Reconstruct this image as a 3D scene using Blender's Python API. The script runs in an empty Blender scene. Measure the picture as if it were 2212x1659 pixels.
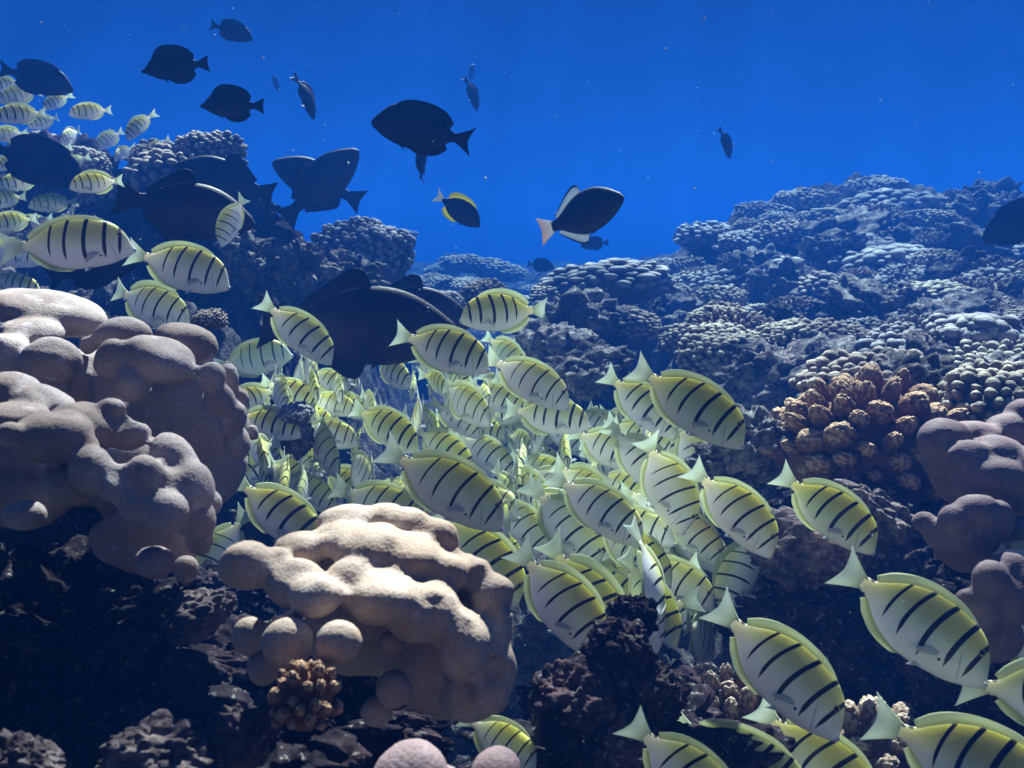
import bpy, bmesh, math, random
import numpy as np
from mathutils import Matrix, Vector, Euler

random.seed(7)
RNG = np.random.default_rng(7)
scene = bpy.context.scene
COL = scene.collection
R = math.radians

# ------------------------------------------------------------------ camera
F = 2125.0                    # focal length in units of a 2212 px wide frame
CX, CY = 1106.0, 829.5
PITCH = R(8.8)
cam_d = bpy.data.cameras.new('camera')
cam_d.sensor_width = 36.0
cam_d.lens = 36.0 * F / 2212.0
cam_d.clip_start = 0.02
cam_d.clip_end = 400
cam = bpy.data.objects.new('camera', cam_d)
COL.objects.link(cam)
cam.rotation_euler = (R(90) - PITCH, 0, 0)
scene.camera = cam
cam_d.dof.use_dof = True
cam_d.dof.focus_distance = 1.6
cam_d.dof.aperture_fstop = 14

# ------------------------------------------------------------------ world: open water all round
SUN_ELEV, SUN_AZ = R(50), R(12)          # azimuth measured from +Y towards +X
world = bpy.data.worlds.new('World')
scene.world = world
world.use_nodes = True
wt = world.node_tree
wt.nodes.clear()
wo = wt.nodes.new('ShaderNodeOutputWorld')
wb = wt.nodes.new('ShaderNodeBackground')
tc = wt.nodes.new('ShaderNodeTexCoord')
sp = wt.nodes.new('ShaderNodeSeparateXYZ')
wt.links.new(tc.outputs['Generated'], sp.inputs[0])


def wramp(sock, stops):
    r = wt.nodes.new('ShaderNodeValToRGB')
    mr = wt.nodes.new('ShaderNodeMapRange')
    mr.inputs[1].default_value = -1
    mr.inputs[2].default_value = 1
    wt.links.new(sock, mr.inputs[0])
    wt.links.new(mr.outputs[0], r.inputs[0])
    while len(r.color_ramp.elements) < len(stops):
        r.color_ramp.elements.new(0.5)
    for e, (p, c) in zip(r.color_ramp.elements, stops):
        e.position = (p + 1) / 2
        e.color = (*c, 1)
    return r.outputs[0]


vert = wramp(sp.outputs['Z'], [(-1, (.001, .004, .02)), (-.25, (.002, .018, .10)), (0, (.005, .095, .50)),
                               (.22, (.004, .064, .37)), (.55, (.006, .07, .36)), (.82, (.06, .18, .48)), (1, (.50, .75, 1.3))])
back = wramp(sp.outputs['Y'], [(-1, (.10, .10, .10)), (-.2, (.22, .22, .22)), (.5, (.8, .8, .8)), (1, (1, 1, 1))])
mx = wt.nodes.new('ShaderNodeMix')
mx.data_type = 'RGBA'
mx.blend_type = 'MULTIPLY'
mx.inputs[0].default_value = 1
wt.links.new(vert, mx.inputs[6])
wt.links.new(back, mx.inputs[7])
wt.links.new(mx.outputs[2], wb.inputs[0])
wb.inputs[1].default_value = 0.26
wt.links.new(wb.outputs[0], wo.inputs[0])

# ------------------------------------------------------------------ sun
sun_d = bpy.data.lights.new('sun', 'SUN')
sun_d.energy = 5.0
sun_d.angle = R(.7)
sun_d.color = (1.0, .94, .90)
sun = bpy.data.objects.new('sun', sun_d)
COL.objects.link(sun)
SD = Vector((math.sin(SUN_AZ) * math.cos(SUN_ELEV), math.cos(SUN_AZ) * math.cos(SUN_ELEV), math.sin(SUN_ELEV)))
sun.rotation_euler = SD.to_track_quat('Z', 'Y').to_euler()
sun.location = (0, 0, 5)

vs = scene.view_settings
vs.view_transform = 'Standard'
vs.look = 'None'
vs.gamma = 1
vs.exposure = 1.4
vs.use_curve_mapping = False
cy = scene.cycles
cy.max_bounces = 6
cy.diffuse_bounces = 1
cy.glossy_bounces = 2
cy.transmission_bounces = 4
cy.transparent_max_bounces = 12
cy.volume_bounces = 0
cy.use_denoising = True

# ------------------------------------------------------------------ pixels to points
CP, SP_ = math.cos(PITCH), math.sin(PITCH)


def ray(px, py):
    a, b = (px - CX) / F, (CY - py) / F
    return np.array((a, CP + b * SP_, -SP_ + b * CP))


def P(px, py, d):
    return ray(px, py) * d


def project(p):
    d = p[1] * CP - p[2] * SP_
    v = p[1] * SP_ + p[2] * CP
    return CX + F * p[0] / d, CY - F * v / d, d


# ------------------------------------------------------------------ noise
_perm = np.random.default_rng(11).permutation(256)
_perm = np.concatenate([_perm, _perm, _perm])
_g = np.random.default_rng(12).normal(size=(256, 3))
_g /= np.linalg.norm(_g, axis=1)[:, None]


def pnoise(Q):
    Q = np.asarray(Q, float)
    i = np.floor(Q).astype(int)
    f = Q - i
    i &= 255
    u = f * f * f * (f * (f * 6 - 15) + 10)
    out = 0
    for dx in (0, 1):
        for dy in (0, 1):
            for dz in (0, 1):
                h = _perm[_perm[_perm[i[:, 0] + dx] + i[:, 1] + dy] + i[:, 2] + dz] & 255
                g = _g[h]
                d = (g * (f - np.array((dx, dy, dz)))).sum(1)
                w = (u[:, 0] if dx else 1 - u[:, 0]) * (u[:, 1] if dy else 1 - u[:, 1]) * (u[:, 2] if dz else 1 - u[:, 2])
                out = out + d * w
    return out * 1.6


def fbm(Q, octv=4, gain=.5, billow=False):
    Q = np.asarray(Q, float)
    a, s = 1.0, 0
    for k in range(octv):
        n = pnoise(Q * 2.03 ** k + 17.3 * k)
        s = s + a * (np.abs(n) * 2 - .55 if billow else n)
        a *= gain
    return s


def sstep(a, b, x):
    t = np.clip((x - a) / (b - a), 0, 1)
    return t * t * (3 - 2 * t)


# ------------------------------------------------------------------ mesh helpers
_ico = {}


def ico(sub):
    if sub not in _ico:
        bm = bmesh.new()
        bmesh.ops.create_icosphere(bm, subdivisions=sub, radius=1)
        v = np.array([x.co[:] for x in bm.verts])
        f = np.array([[x.index for x in q.verts] for q in bm.faces])
        bm.free()
        _ico[sub] = (v, f)
    return _ico[sub]


class Buf:
    def __init__(s):
        s.v, s.f, s.n = [], [], 0

    def add(s, v, f):
        v = np.asarray(v, float)
        s.v.append(v)
        s.f += [tuple(int(i) + s.n for i in q) for q in f] if not isinstance(f, np.ndarray) else (f + s.n).tolist()
        s.n += len(v)

    def mesh(s, name, mat=None, rest=None, smooth=True):
        v = np.concatenate(s.v)
        me = bpy.data.meshes.new(name)
        me.vertices.add(len(v))
        me.vertices.foreach_set('co', v.ravel().astype(np.float32))
        tot = np.array([len(q) for q in s.f], np.int32)
        idx = np.fromiter((i for q in s.f for i in q), np.int32, int(tot.sum()))
        me.loops.add(len(idx))
        me.loops.foreach_set('vertex_index', idx)
        me.polygons.add(len(tot))
        st = np.zeros(len(tot), np.int32)
        st[1:] = np.cumsum(tot)[:-1]
        me.polygons.foreach_set('loop_start', st)
        me.polygons.foreach_set('loop_total', tot)
        me.polygons.foreach_set('use_smooth', np.full(len(tot), smooth))
        me.update(calc_edges=True)
        me.validate()
        if rest is not None:
            a = me.attributes.new('rest', 'FLOAT_VECTOR', 'POINT')
            a.data.foreach_set('vector', np.asarray(rest, np.float32).ravel())
        if mat is not None:
            me.materials.append(mat)
        return me


def link(name, mesh, parent=None, loc=None):
    o = bpy.data.objects.new(name, mesh)
    COL.objects.link(o)
    if parent is not None:
        o.parent = parent
    if loc is not None:
        o.location = loc
    return o


def tag(o, label, cat, group=None, kind=None):
    if label:
        o['label'] = label
    if cat:
        o['category'] = cat
    if group:
        o['group'] = group
    if kind:
        o['kind'] = kind
    return o


# ------------------------------------------------------------------ material helpers
class NT:
    def __init__(s, name):
        s.m = bpy.data.materials.new(name)
        s.m.use_nodes = True
        s.t = s.m.node_tree
        s.t.nodes.clear()
        s.out = s.t.nodes.new('ShaderNodeOutputMaterial')

    def n(s, kind, **kw):
        x = s.t.nodes.new(kind)
        for k, v in kw.items():
            setattr(x, k, v)
        return x

    def put(s, sock, val):
        if hasattr(val, 'is_linked'):
            s.t.links.new(val, sock)
        elif isinstance(val, (tuple, list)) and len(val) == 3 and len(sock.default_value) == 4:
            sock.default_value = (*val, 1)
        else:
            sock.default_value = val

    def math(s, op, a, b=0.0, c=0.0, clamp=False):
        x = s.n('ShaderNodeMath', operation=op, use_clamp=clamp)
        s.put(x.inputs[0], a)
        s.put(x.inputs[1], b)
        s.put(x.inputs[2], c)
        return x.outputs[0]

    def mix(s, f, a, b, mode='MIX'):
        x = s.n('ShaderNodeMix', data_type='RGBA', blend_type=mode)
        s.put(x.inputs[0], f)
        s.put(x.inputs[6], a)
        s.put(x.inputs[7], b)
        return x.outputs[2]

    def ss(s, a, b, x):
        r = s.n('ShaderNodeMapRange', interpolation_type='SMOOTHSTEP')
        s.put(r.inputs[0], x)
        s.put(r.inputs[1], a)
        s.put(r.inputs[2], b)
        return r.outputs[0]

    def noise(s, vec, scale, detail=4, rough=.55):
        x = s.n('ShaderNodeTexNoise')
        s.put(x.inputs['Vector'], vec)
        x.inputs['Scale'].default_value = scale
        x.inputs['Detail'].default_value = detail
        x.inputs['Roughness'].default_value = rough
        return x.outputs[0]

    def voro(s, vec, scale, feature='F1'):
        x = s.n('ShaderNodeTexVoronoi', feature=feature)
        s.put(x.inputs['Vector'], vec)
        x.inputs['Scale'].default_value = scale
        return x.outputs['Distance']

    def bump(s, h, strength, dist, normal=None):
        x = s.n('ShaderNodeBump')
        x.inputs['Strength'].default_value = strength
        x.inputs['Distance'].default_value = dist
        s.put(x.inputs['Height'], h)
        if normal is not None:
            s.put(x.inputs['Normal'], normal)
        return x.outputs[0]

    def bsdf(s, color, rough=.8, spec=.2, normal=None, sss=0.0, radius=None):
        x = s.n('ShaderNodeBsdfPrincipled')
        s.put(x.inputs['Base Color'], color)
        x.inputs['Roughness'].default_value = rough
        x.inputs['Specular IOR Level'].default_value = spec
        if normal is not None:
            s.put(x.inputs['Normal'], normal)
        if sss:
            x.inputs['Subsurface Weight'].default_value = sss
            x.inputs['Subsurface Radius'].default_value = radius or (1, 1, 1)
            x.inputs['Subsurface Scale'].default_value = 1.0
        return x.outputs[0]

    def done(s, sh):
        s.t.links.new(sh, s.out.inputs['Surface'])
        return s.m


def wpos(n):
    return n.n('ShaderNodeNewGeometry').outputs['Position']


def opos(n):
    return n.n('ShaderNodeTexCoord').outputs['Object']


# ------------------------------------------------------------------ materials of the reef
def mat_porites(name, c1, c2, c3):
    n = NT(name)
    p = wpos(n)
    big = n.noise(p, 9, 3)
    mid = n.noise(p, 45, 4, .6)
    col = n.mix(n.ss(.38, .62, big), c1, c2)
    col = n.mix(n.math('MULTIPLY', n.ss(.55, .72, mid), .55), col, c3)
    pores = n.voro(p, 330)
    col = n.mix(n.math('MULTIPLY', n.ss(.50, .12, pores), .42), col, (c1[0] * .42, c1[1] * .38, c1[2] * .33))
    alg = n.ss(.60, .68, n.noise(p, 11, 6, .7))
    col = n.mix(n.math('MULTIPLY', alg, .6), col, (c1[0] * .55, c1[1] * .5, c1[2] * .42))
    scuff = n.ss(.66, .72, n.noise(p, 17, 5, .7))
    col = n.mix(n.math('MULTIPLY', scuff, .55), col, (.50, .47, .44))
    h = n.math('ADD', n.math('MULTIPLY', n.noise(p, 40, 3), .35), n.math('MULTIPLY', pores, .22))
    nb = n.bump(h, .5, .003)
    return n.done(n.bsdf(col, .75, .15, nb))


def mat_rock(name, dark, light, pink, patch=.5):
    n = NT(name)
    p = wpos(n)
    a = n.noise(p, 14, 6, .65)
    b = n.noise(p, 55, 5, .7)
    col = n.mix(n.ss(.40, .66, a), dark, light)
    col = n.mix(n.math('MULTIPLY', n.ss(.52, .66, n.noise(p, 7, 4, .6)), patch), col, pink)
    col = n.mix(n.ss(.40, .62, b), n.mix(.65, col, (.012, .010, .012)), col)
    tips = n.ss(.58, .70, n.noise(p, 120, 3, .6))
    col = n.mix(n.math('MULTIPLY', tips, .55), col, (.34, .32, .30))
    h = n.math('ADD', n.noise(p, 40, 8, .72), n.math('MULTIPLY', n.voro(p, 90), .5))
    nb = n.bump(h, .7, .009)
    return n.done(n.bsdf(col, 1.0, .0, nb))


def mat_coral(name, base, tip, sc=1.0):
    n = NT(name)
    p = wpos(n)
    a = n.noise(p, 22 * sc, 4, .6)
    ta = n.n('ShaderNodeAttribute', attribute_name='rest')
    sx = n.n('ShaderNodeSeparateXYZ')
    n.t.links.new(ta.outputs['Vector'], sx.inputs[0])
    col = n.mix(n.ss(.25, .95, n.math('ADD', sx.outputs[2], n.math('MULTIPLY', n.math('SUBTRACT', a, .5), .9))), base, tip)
    h = n.math('ADD', n.noise(p, 130 * sc, 4, .7), n.math('MULTIPLY', n.voro(p, 240 * sc), .6))
    nb = n.bump(h, .6, .004)
    return n.done(n.bsdf(col, .8, .12, nb))


M_POR_L = mat_porites('porites_left', (.26, .20, .175), (.40, .335, .325), (.54, .49, .50))
M_POR_C = mat_porites('porites_centre', (.34, .245, .18), (.46, .36, .29), (.58, .50, .44))
M_POR_R = mat_porites('porites_right', (.17, .115, .12), (.25, .18, .185), (.36, .30, .31))
M_ROCK = mat_rock('shade_darkened_rock', (.022, .018, .022), (.060, .050, .052), (.10, .05, .065), .5)  # dark brown rock, base lowered further to hold the shade round the foreground corals
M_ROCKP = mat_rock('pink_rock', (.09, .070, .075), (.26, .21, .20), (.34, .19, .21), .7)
M_ROCKB = mat_rock('purple_brown_rock', (.030, .022, .027), (.11, .085, .085), (.17, .09, .105), .6)
M_SEA = mat_rock('seabed_rock', (.045, .042, .047), (.15, .14, .14), (.16, .10, .115), .35)
M_ROCKF = mat_rock('reef_rock', (.075, .072, .078), (.34, .32, .315), (.26, .17, .18), .35)
M_KNOB = mat_coral('knobby_coral_skin', (.14, .12, .095), (.40, .355, .285))
M_KNOB2 = mat_coral('knobby_coral_grey', (.12, .115, .115), (.36, .34, .345))
M_KNOB3 = mat_coral('knobby_coral_brown', (.12, .095, .08), (.36, .30, .25))
M_CAUL = mat_coral('cauliflower_skin', (.17, .088, .046), (.48, .32, .20))
M_FING = mat_coral('stubby_coral_skin', (.13, .08, .05), (.42, .32, .25))


# ------------------------------------------------------------------ seabed
def terrain(x, y):
    x = np.asarray(x, float)
    y = np.asarray(y, float)
    z = -.92 + .40 * sstep(3.2, 10, y) - .028 * np.clip(y - 12, 0, 200)
    # right shelf
    xr = .60 - .055 * y
    m = sstep(-.10, .22, x - xr) * sstep(.95, 1.55, y) * (1 - sstep(7.5, 11, y))
    z = z + m * ((-.47 + .062 * np.clip(y, 0, 5) - .17 * (1 - sstep(.9, 1.9, x)) * sstep(2.6, 4, y)) - z)
    z = z + .44 * np.exp(-((x - 2.25) / 1.0) ** 2 - ((y - 6.6) / 1.1) ** 2)
    z = z + .20 * np.exp(-((x - 1.28) / .36) ** 2 - ((y - 5.7) / .7) ** 2)
    z = z + .12 * np.exp(-((x - 3.6) / 1.0) ** 2 - ((y - 6.2) / 1.2) ** 2)
    # left shelf
    xl = -.44 - .02 * y
    ml = sstep(-.10, .28, xl - x) * sstep(1.5, 2.4, y) * (1 - sstep(5, 8, y))
    z = z + ml * (-.24 - z)
    z = z + .38 * np.exp(-((x + 1.02) / .36) ** 2 - ((y - 3.25) / .40) ** 2)
    z = z + .34 * np.exp(-((x + 1.75) / .5) ** 2 - ((y - 3.1) / .6) ** 2)
    nb = .22 * np.clip((y - 7) / 5, 0, 1)
    Q = np.stack([x, y, 0 * x], -1).reshape(-1, 3)
    sh = x.shape
    n1 = fbm(Q * 1.9, 4, .5).reshape(sh)
    n2 = fbm(Q * 5.0 + 3, 3, .5, True).reshape(sh)
    n3 = fbm(Q * .8 + 9, 4, .55).reshape(sh)
    far = np.clip((np.hypot(x, y) - 9) / 10, 0, 1)
    return z + .075 * n1 + .05 * n2 * (1 - .3 * far) + nb * n3


def ground(x, y):
    return float(terrain(np.array([x]), np.array([y]))[0])


def hit(px, py, d0=.6, d1=16):
    """where the sight line through a pixel of the photograph first meets the seabed"""
    ds = np.geomspace(d0, d1, 900)
    q = ray(px, py)[None, :] * ds[:, None]
    h = terrain(q[:, 0], q[:, 1])
    k = np.nonzero(q[:, 2] < h)[0]
    if len(k) == 0:
        return None
    return q[k[0]], ds[k[0]]


def build_seabed():
    ang = np.concatenate([np.linspace(-180, -50, 40)[:-1], np.linspace(-50, 50, 820), np.linspace(50, 180, 40)[1:-1]])
    ang = np.radians(90 - ang)
    rad = np.concatenate([[.02, .15, .3], np.geomspace(.4, 14, 620), np.geomspace(14.3, 120, 60)])
    A, Rr = np.meshgrid(ang, rad)
    X, Y = Rr * np.cos(A), Rr * np.sin(A)
    Z = terrain(X, Y)
    # overhanging, craggy relief in 3-D
    Q = np.stack([X, Y, Z], -1).reshape(-1, 3)
    near = np.clip(1.2 - Rr.ravel() / 16, 0, 1)
    for k in range(3):
        d = fbm(Q * 9 + 31 * k, 3, .6)
        Q[:, k] += .014 * d * near
    Q[:, 2] += .014 * fbm(Q * 20, 3, .6, True) * near
    nr, na = A.shape
    i = np.arange(nr - 1)[:, None] * na + np.arange(na)[None, :]
    j = np.arange(nr - 1)[:, None] * na + (np.arange(na)[None, :] + 1) % na
    f = np.stack([i, i + na, j + na, j], -1).reshape(-1, 4)
    b = Buf()
    b.add(Q, f)
    o = link('seabed', b.mesh('seabed', M_SEA))
    o['kind'] = 'structure'


build_seabed()


# ------------------------------------------------------------------ corals and rocks
def remesh(b, voxel, smooth=4):
    me = b.mesh('tmp')
    o = bpy.data.objects.new('tmp', me)
    COL.objects.link(o)
    md = o.modifiers.new('r', 'REMESH')
    md.mode = 'VOXEL'
    md.voxel_size = voxel
    ms = o.modifiers.new('s', 'SMOOTH')
    ms.factor = .5
    ms.iterations = smooth
    dg = bpy.context.evaluated_depsgraph_get()
    ev = o.evaluated_get(dg)
    out = bpy.data.meshes.new_from_object(ev)
    bpy.data.objects.remove(o)
    bpy.data.meshes.remove(me)
    return out


def vget(me):
    a = np.empty(len(me.vertices) * 3, np.float32)
    me.vertices.foreach_get('co', a)
    return a.reshape(-1, 3).astype(float)


def nget(me):
    a = np.empty(len(me.vertices) * 3, np.float32)
    me.vertices.foreach_get('normal', a)
    return a.reshape(-1, 3).astype(float)


def vset(me, v):
    me.vertices.foreach_set('co', v.astype(np.float32).ravel())
    me.polygons.foreach_set('use_smooth', np.full(len(me.polygons), True))
    me.update()


def lobes_mesh(name, lobes, mat, origin, voxel, smooth=4, rough=.006, extras=False):
    """lobes: (px, py, depth, rx px, ry px[, thickness ratio[, roll deg]])"""
    b = Buf()
    v0, f0 = ico(4)
    sr = random.Random(int(lobes[0][0] * 7 + lobes[0][1]))
    extra = []
    for L in lobes:
        px, py, d, rx, ry = L[:5]
        if (len(L) > 5 and L[5] < .85) or min(rx, ry) < 28:
            continue
        for k in range(sr.choice((1, 2, 3)) if extras is True else sr.choice((0, 0, 1)) if extras else 0):
            a, q = sr.uniform(-.3, 3.44), sr.uniform(.30, .72)
            r = min(rx, ry) * sr.uniform(.34, .55)
            extra.append((px + rx * q * math.cos(a), py - ry * q * math.sin(a), d - sr.uniform(.15, .75) * max(rx, ry) * .9 * d / F * math.sqrt(1 - q * q), r * sr.uniform(1, 1.25), r))
    for L in list(lobes) + extra * (len(lobes) > 1):
        px, py, d, rx, ry = L[:5]
        tk = L[5] if len(L) > 5 else .9
        ro = R(L[6]) if len(L) > 6 else 0
        s = d / F
        v = v0 * np.array((rx * s, max(rx, ry) * s * tk, ry * s))
        c, sn = math.cos(ro), math.sin(ro)
        v = np.stack([v[:, 0] * c + v[:, 2] * sn, v[:, 1], -v[:, 0] * sn + v[:, 2] * c], -1)
        b.add(v + P(px, py, d) - origin, f0)
    me = remesh(b, voxel, smooth)
    v, nn = vget(me), nget(me)
    w = v + origin
    dsp = rough * 1.1 * fbm(w * 13, 2) + rough * .12 * fbm(w * 60, 2)
    dim = np.clip(pnoise(w * 26 + 5) - .42, 0, 1)
    v = v + nn * (dsp - dim * rough * 2.2)[:, None]
    vset(me, v)
    me.name = name
    me.materials.append(mat)
    return me


def lobe_coral(label, lobes, mat, voxel=.006, balls=(), rough=.006, extras=False):
    o0 = P(lobes[0][0], lobes[0][1], lobes[0][2])
    o = link('lobe_coral', lobes_mesh('lobe_coral', lobes, mat, o0, voxel * .75, 1, rough, extras), loc=o0)
    tag(o, label, 'coral', 'smooth lobed corals in the foreground')
    for q in balls:
        link('lobe', lobes_mesh('lobe', [q], mat, o0, voxel * .7, 3, rough * .5), o)
    return o


def rock_mesh(name, seed, mat, sub=6, sq=(1, 1, 1), craggy=1.0):
    v0, f = ico(sub)
    r = 1 + .30 * craggy * fbm(v0 * 1.3 + seed * 7.1, 3) + .15 * craggy * fbm(v0 * 3.2 + seed * 3.3, 3, .42, True)
    r = np.clip(r, .35, 2)
    v = v0 * r[:, None] * np.array(sq)
    for k in range(3):
        v[:, k] += .022 * craggy * fbm(v0 * 7 + 13 * k + seed, 2, .5)
    v += v0 * (.012 * craggy * fbm(v0 * 22 + seed, 3, .5, True))[:, None]
    b = Buf()
    b.add(v, f)
    return b.mesh(name, mat)


def rock(label, px, py, d, rx, ry, seed, mat=None, roll=0, thick=1.0, craggy=1.0, group='dark rocks round the foreground corals', sub=6, cat='rock'):
    s = d / F
    me = rock_mesh('reef_rock', seed, mat or M_ROCK, sub, (1, 1, 1), craggy)
    o = link('reef_rock', me, loc=P(px, py, d))
    o.scale = (rx * s, max(rx, ry) * s * thick, ry * s)
    o.rotation_euler = (0, R(roll), 0)
    return tag(o, label, cat, group)


def fib(n, zmin=-.3):
    i = np.arange(n) + .5
    z = 1 - i / n * (1 - zmin)
    a = i * 2.399963
    r = np.sqrt(np.clip(1 - z * z, 0, 1))
    return np.stack([r * np.cos(a), r * np.sin(a), z], -1)


def frame(nrm):
    nrm = nrm / np.linalg.norm(nrm)
    t = np.cross(nrm, (0, 0, 1.0) if abs(nrm[2]) < .9 else (1.0, 0, 0))
    t /= np.linalg.norm(t)
    return np.stack([t, np.cross(nrm, t), nrm], 1)


def knobby_mesh(seed, n, kr, kh, mat, squash=.75, zmin=-.3, warts=0, lump=.22):
    """a coral colony: a dome of unit radius covered with round knobs or short branches"""
    rng = np.random.default_rng(seed)
    b = Buf()
    v0, f0 = ico(4)
    rad = lambda q: 1 + lump * fbm(q * 1.4 + seed * 5.7, 3)
    core = v0 * rad(v0)[:, None] * .90
    core[:, 2] *= np.where(core[:, 2] > 0, squash, .9)
    b.add(core, f0)
    RS = [np.zeros_like(core)]
    pts = fib(n, zmin) + rng.normal(size=(n, 3)) * (.35 / math.sqrt(n))
    pts /= np.linalg.norm(pts, axis=1)[:, None]
    vi, fi = ico(4 if warts else 2)
    wv = fib(warts, -.55) if warts else None
    for q in pts:
        r = kr * rng.uniform(.72, 1.25)
        h = kh * rng.uniform(.75, 1.3)
        v = vi.copy()
        hk = v[:, 2].copy()
        if warts:
            w = wv + rng.normal(size=wv.shape) * .08
            w /= np.linalg.norm(w, axis=1)[:, None]
            dd = v @ w.T
            bw = 1.7 / math.sqrt(warts)
            ang = np.arccos(np.clip(dd.max(1), -1, 1))
            wt_ = np.sqrt(np.clip(1 - (ang / bw) ** 2, 0, 1))
            hk = hk * .75 + .55 * wt_ - .25
            v = v * (1 + .21 * wt_ * np.clip(v[:, 2] + .9, 0, 1))[:, None]
        else:
            v = v * (1 + .16 * fbm(v * 1.8 + rng.uniform(0, 50, 3), 2))[:, None]
        v = v * np.array((r * rng.uniform(.85, 1.3), r, h))
        a = rng.uniform(0, 6.28)
        v = np.stack([v[:, 0] * math.cos(a) - v[:, 1] * math.sin(a), v[:, 0] * math.sin(a) + v[:, 1] * math.cos(a), v[:, 2]], -1)
        dirn = q + rng.normal(size=3) * .12
        dirn[2] += .25
        v = v @ frame(dirn).T
        c = q * (rad(q[None])[0] * (.93 + .02 * rng.normal()))
        c[2] *= squash if c[2] > 0 else .9
        b.add(v + c, fi)
        RS.append(np.stack([0 * hk, 0 * hk, hk], -1))
    return b.mesh('knobby_coral', mat, np.concatenate(RS))


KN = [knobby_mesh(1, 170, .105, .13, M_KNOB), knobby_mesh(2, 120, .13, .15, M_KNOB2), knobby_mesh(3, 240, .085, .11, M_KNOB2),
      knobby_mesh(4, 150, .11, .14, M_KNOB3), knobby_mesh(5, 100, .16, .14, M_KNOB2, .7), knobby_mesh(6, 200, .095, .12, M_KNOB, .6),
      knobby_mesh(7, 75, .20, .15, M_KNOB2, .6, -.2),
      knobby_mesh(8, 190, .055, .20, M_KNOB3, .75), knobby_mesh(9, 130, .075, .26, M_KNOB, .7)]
RK = [rock_mesh('reef_rock', 50 + k, M_ROCKF, 5, (1, 1, .8), 1.2) for k in range(5)]


LM = []           # landmarks: (px, py, phrase)
AUTO = []         # things whose label is worded from their surroundings


def snap(px, py, d):
    """seat a thing on the seabed where its sight line meets it (crest pieces keep their distance)"""
    h = hit(px, py, .5, 30)
    if h is None or h[1] > d * 1.35:
        return d
    return max(h[1], d * .6)


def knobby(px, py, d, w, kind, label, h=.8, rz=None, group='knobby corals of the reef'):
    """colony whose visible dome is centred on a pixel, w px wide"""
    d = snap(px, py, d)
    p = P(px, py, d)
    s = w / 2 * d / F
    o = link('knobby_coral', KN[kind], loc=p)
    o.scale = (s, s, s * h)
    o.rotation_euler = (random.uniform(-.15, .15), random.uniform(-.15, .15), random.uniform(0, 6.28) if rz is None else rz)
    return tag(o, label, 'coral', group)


# -- smooth lobed corals in front
lobe_coral('big upper tan lobed coral at the left edge with broad smooth bulges, under two tangs', [
    (100, 676, 1.13, 128, 44, .8, 12), (66, 722, 1.07, 70, 32), (8, 765, 1.03, 56, 52), (112, 776, 1.01, 68, 54), (192, 745, 1.08, 22, 22),
    (240, 775, 1.00, 46, 50, .9, 30), (285, 832, .99, 34, 40), (262, 726, 1.08, 58, 36), (345, 775, 1.01, 82, 50, .9, 24), (400, 740, 1.09, 62, 38, .9, 22),
    (452, 812, 1.01, 34, 34), (492, 818, 1.05, 27, 28), (470, 862, 1.02, 32, 36), (518, 862, 1.06, 22, 24), (500, 906, 1.03, 30, 38), (548, 935, 1.08, 18, 24), (516, 958, 1.05, 26, 36),
    (395, 930, 1.11, 140, 130, .7), (430, 1010, 1.12, 104, 90, .7), (200, 870, 1.18, 190, 120, .6), (60, 860, 1.14, 120, 80, .6), (180, 840, 1.05, 26, 30)],
    M_POR_L, .006, extras=1)
lobe_coral('nearer lower tan lobed coral at the left edge, bulges stepping down to the right', [
    (20, 842, .89, 62, 34), (92, 866, .88, 72, 30, .9, 12), (35, 900, .84, 74, 34), (104, 942, .80, 84, 54), (14, 938, .77, 32, 30),
    (206, 920, .84, 74, 44, .9, 18), (280, 938, .85, 48, 40), (205, 1018, .79, 52, 50, .9, 35), (238, 1056, .785, 28, 38), (312, 1024, .80, 49, 50), (378, 990, .84, 66, 46, .9, 35),
    (418, 1050, .83, 40, 60), (372, 1050, .82, 36, 44), (284, 1096, .79, 35, 35), (352, 1108, .80, 50, 44), (418, 1122, .83, 38, 44), (430, 1168, .84, 30, 32), (150, 1040, .82, 60, 50), (245, 880, .84, 34, 24), (140, 900, .82, 40, 24), (455, 1085, .85, 22, 30), (175, 968, .80, 30, 26),
    (180, 1000, .93, 200, 90, .5), (320, 1080, .93, 110, 90, .5), (60, 1000, .92, 140, 80, .5), (310, 1170, .90, 120, 80, .45), (50, 1075, .90, 110, 66, .45)],
    M_POR_L, .005, balls=[(333, 1216, .82, 46, 40), (52, 1112, .84, 48, 34), (400, 1230, .86, 30, 32)])
lobe_coral('large cream lobed coral in the bottom centre with sunlit folded top', [
    (530, 1222, .74, 62, 54), (592, 1210, .75, 32, 26), (745, 1118, .82, 62, 32), (830, 1116, .83, 50, 26), (885, 1132, .82, 52, 34), (952, 1158, .81, 46, 46),
    (650, 1185, .78, 62, 36), (735, 1168, .79, 70, 34), (800, 1185, .78, 84, 40), (880, 1200, .78, 84, 44), (955, 1235, .78, 62, 46), (1010, 1236, .80, 50, 44),
    (1056, 1296, .79, 46, 56), (1082, 1370, .78, 38, 60), (1094, 1440, .77, 34, 60), (1064, 1498, .76, 44, 46),
    (640, 1262, .74, 60, 44), (684, 1284, .72, 60, 42), (765, 1262, .75, 60, 52), (832, 1290, .74, 88, 58), (920, 1320, .75, 88, 66), (1000, 1390, .755, 66, 84),
    (740, 1225, .81, 130, 50, .6), (640, 1215, .80, 70, 40, .7), (930, 1260, .82, 120, 60, .6), (850, 1360, .825, 200, 120, .42), (950, 1430, .81, 130, 120, .45), (1020, 1480, .79, 72, 70)],
    M_POR_C, .005, balls=[(620, 1387, .70, 51, 50), (735, 1388, .68, 53, 50), (845, 1390, .76, 28, 28), (850, 1490, .74, 38, 42), (542, 1375, .76, 38, 40),
                          (572, 1440, .76, 36, 40), (812, 1535, .76, 34, 34)], rough=.006, extras=True)
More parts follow.
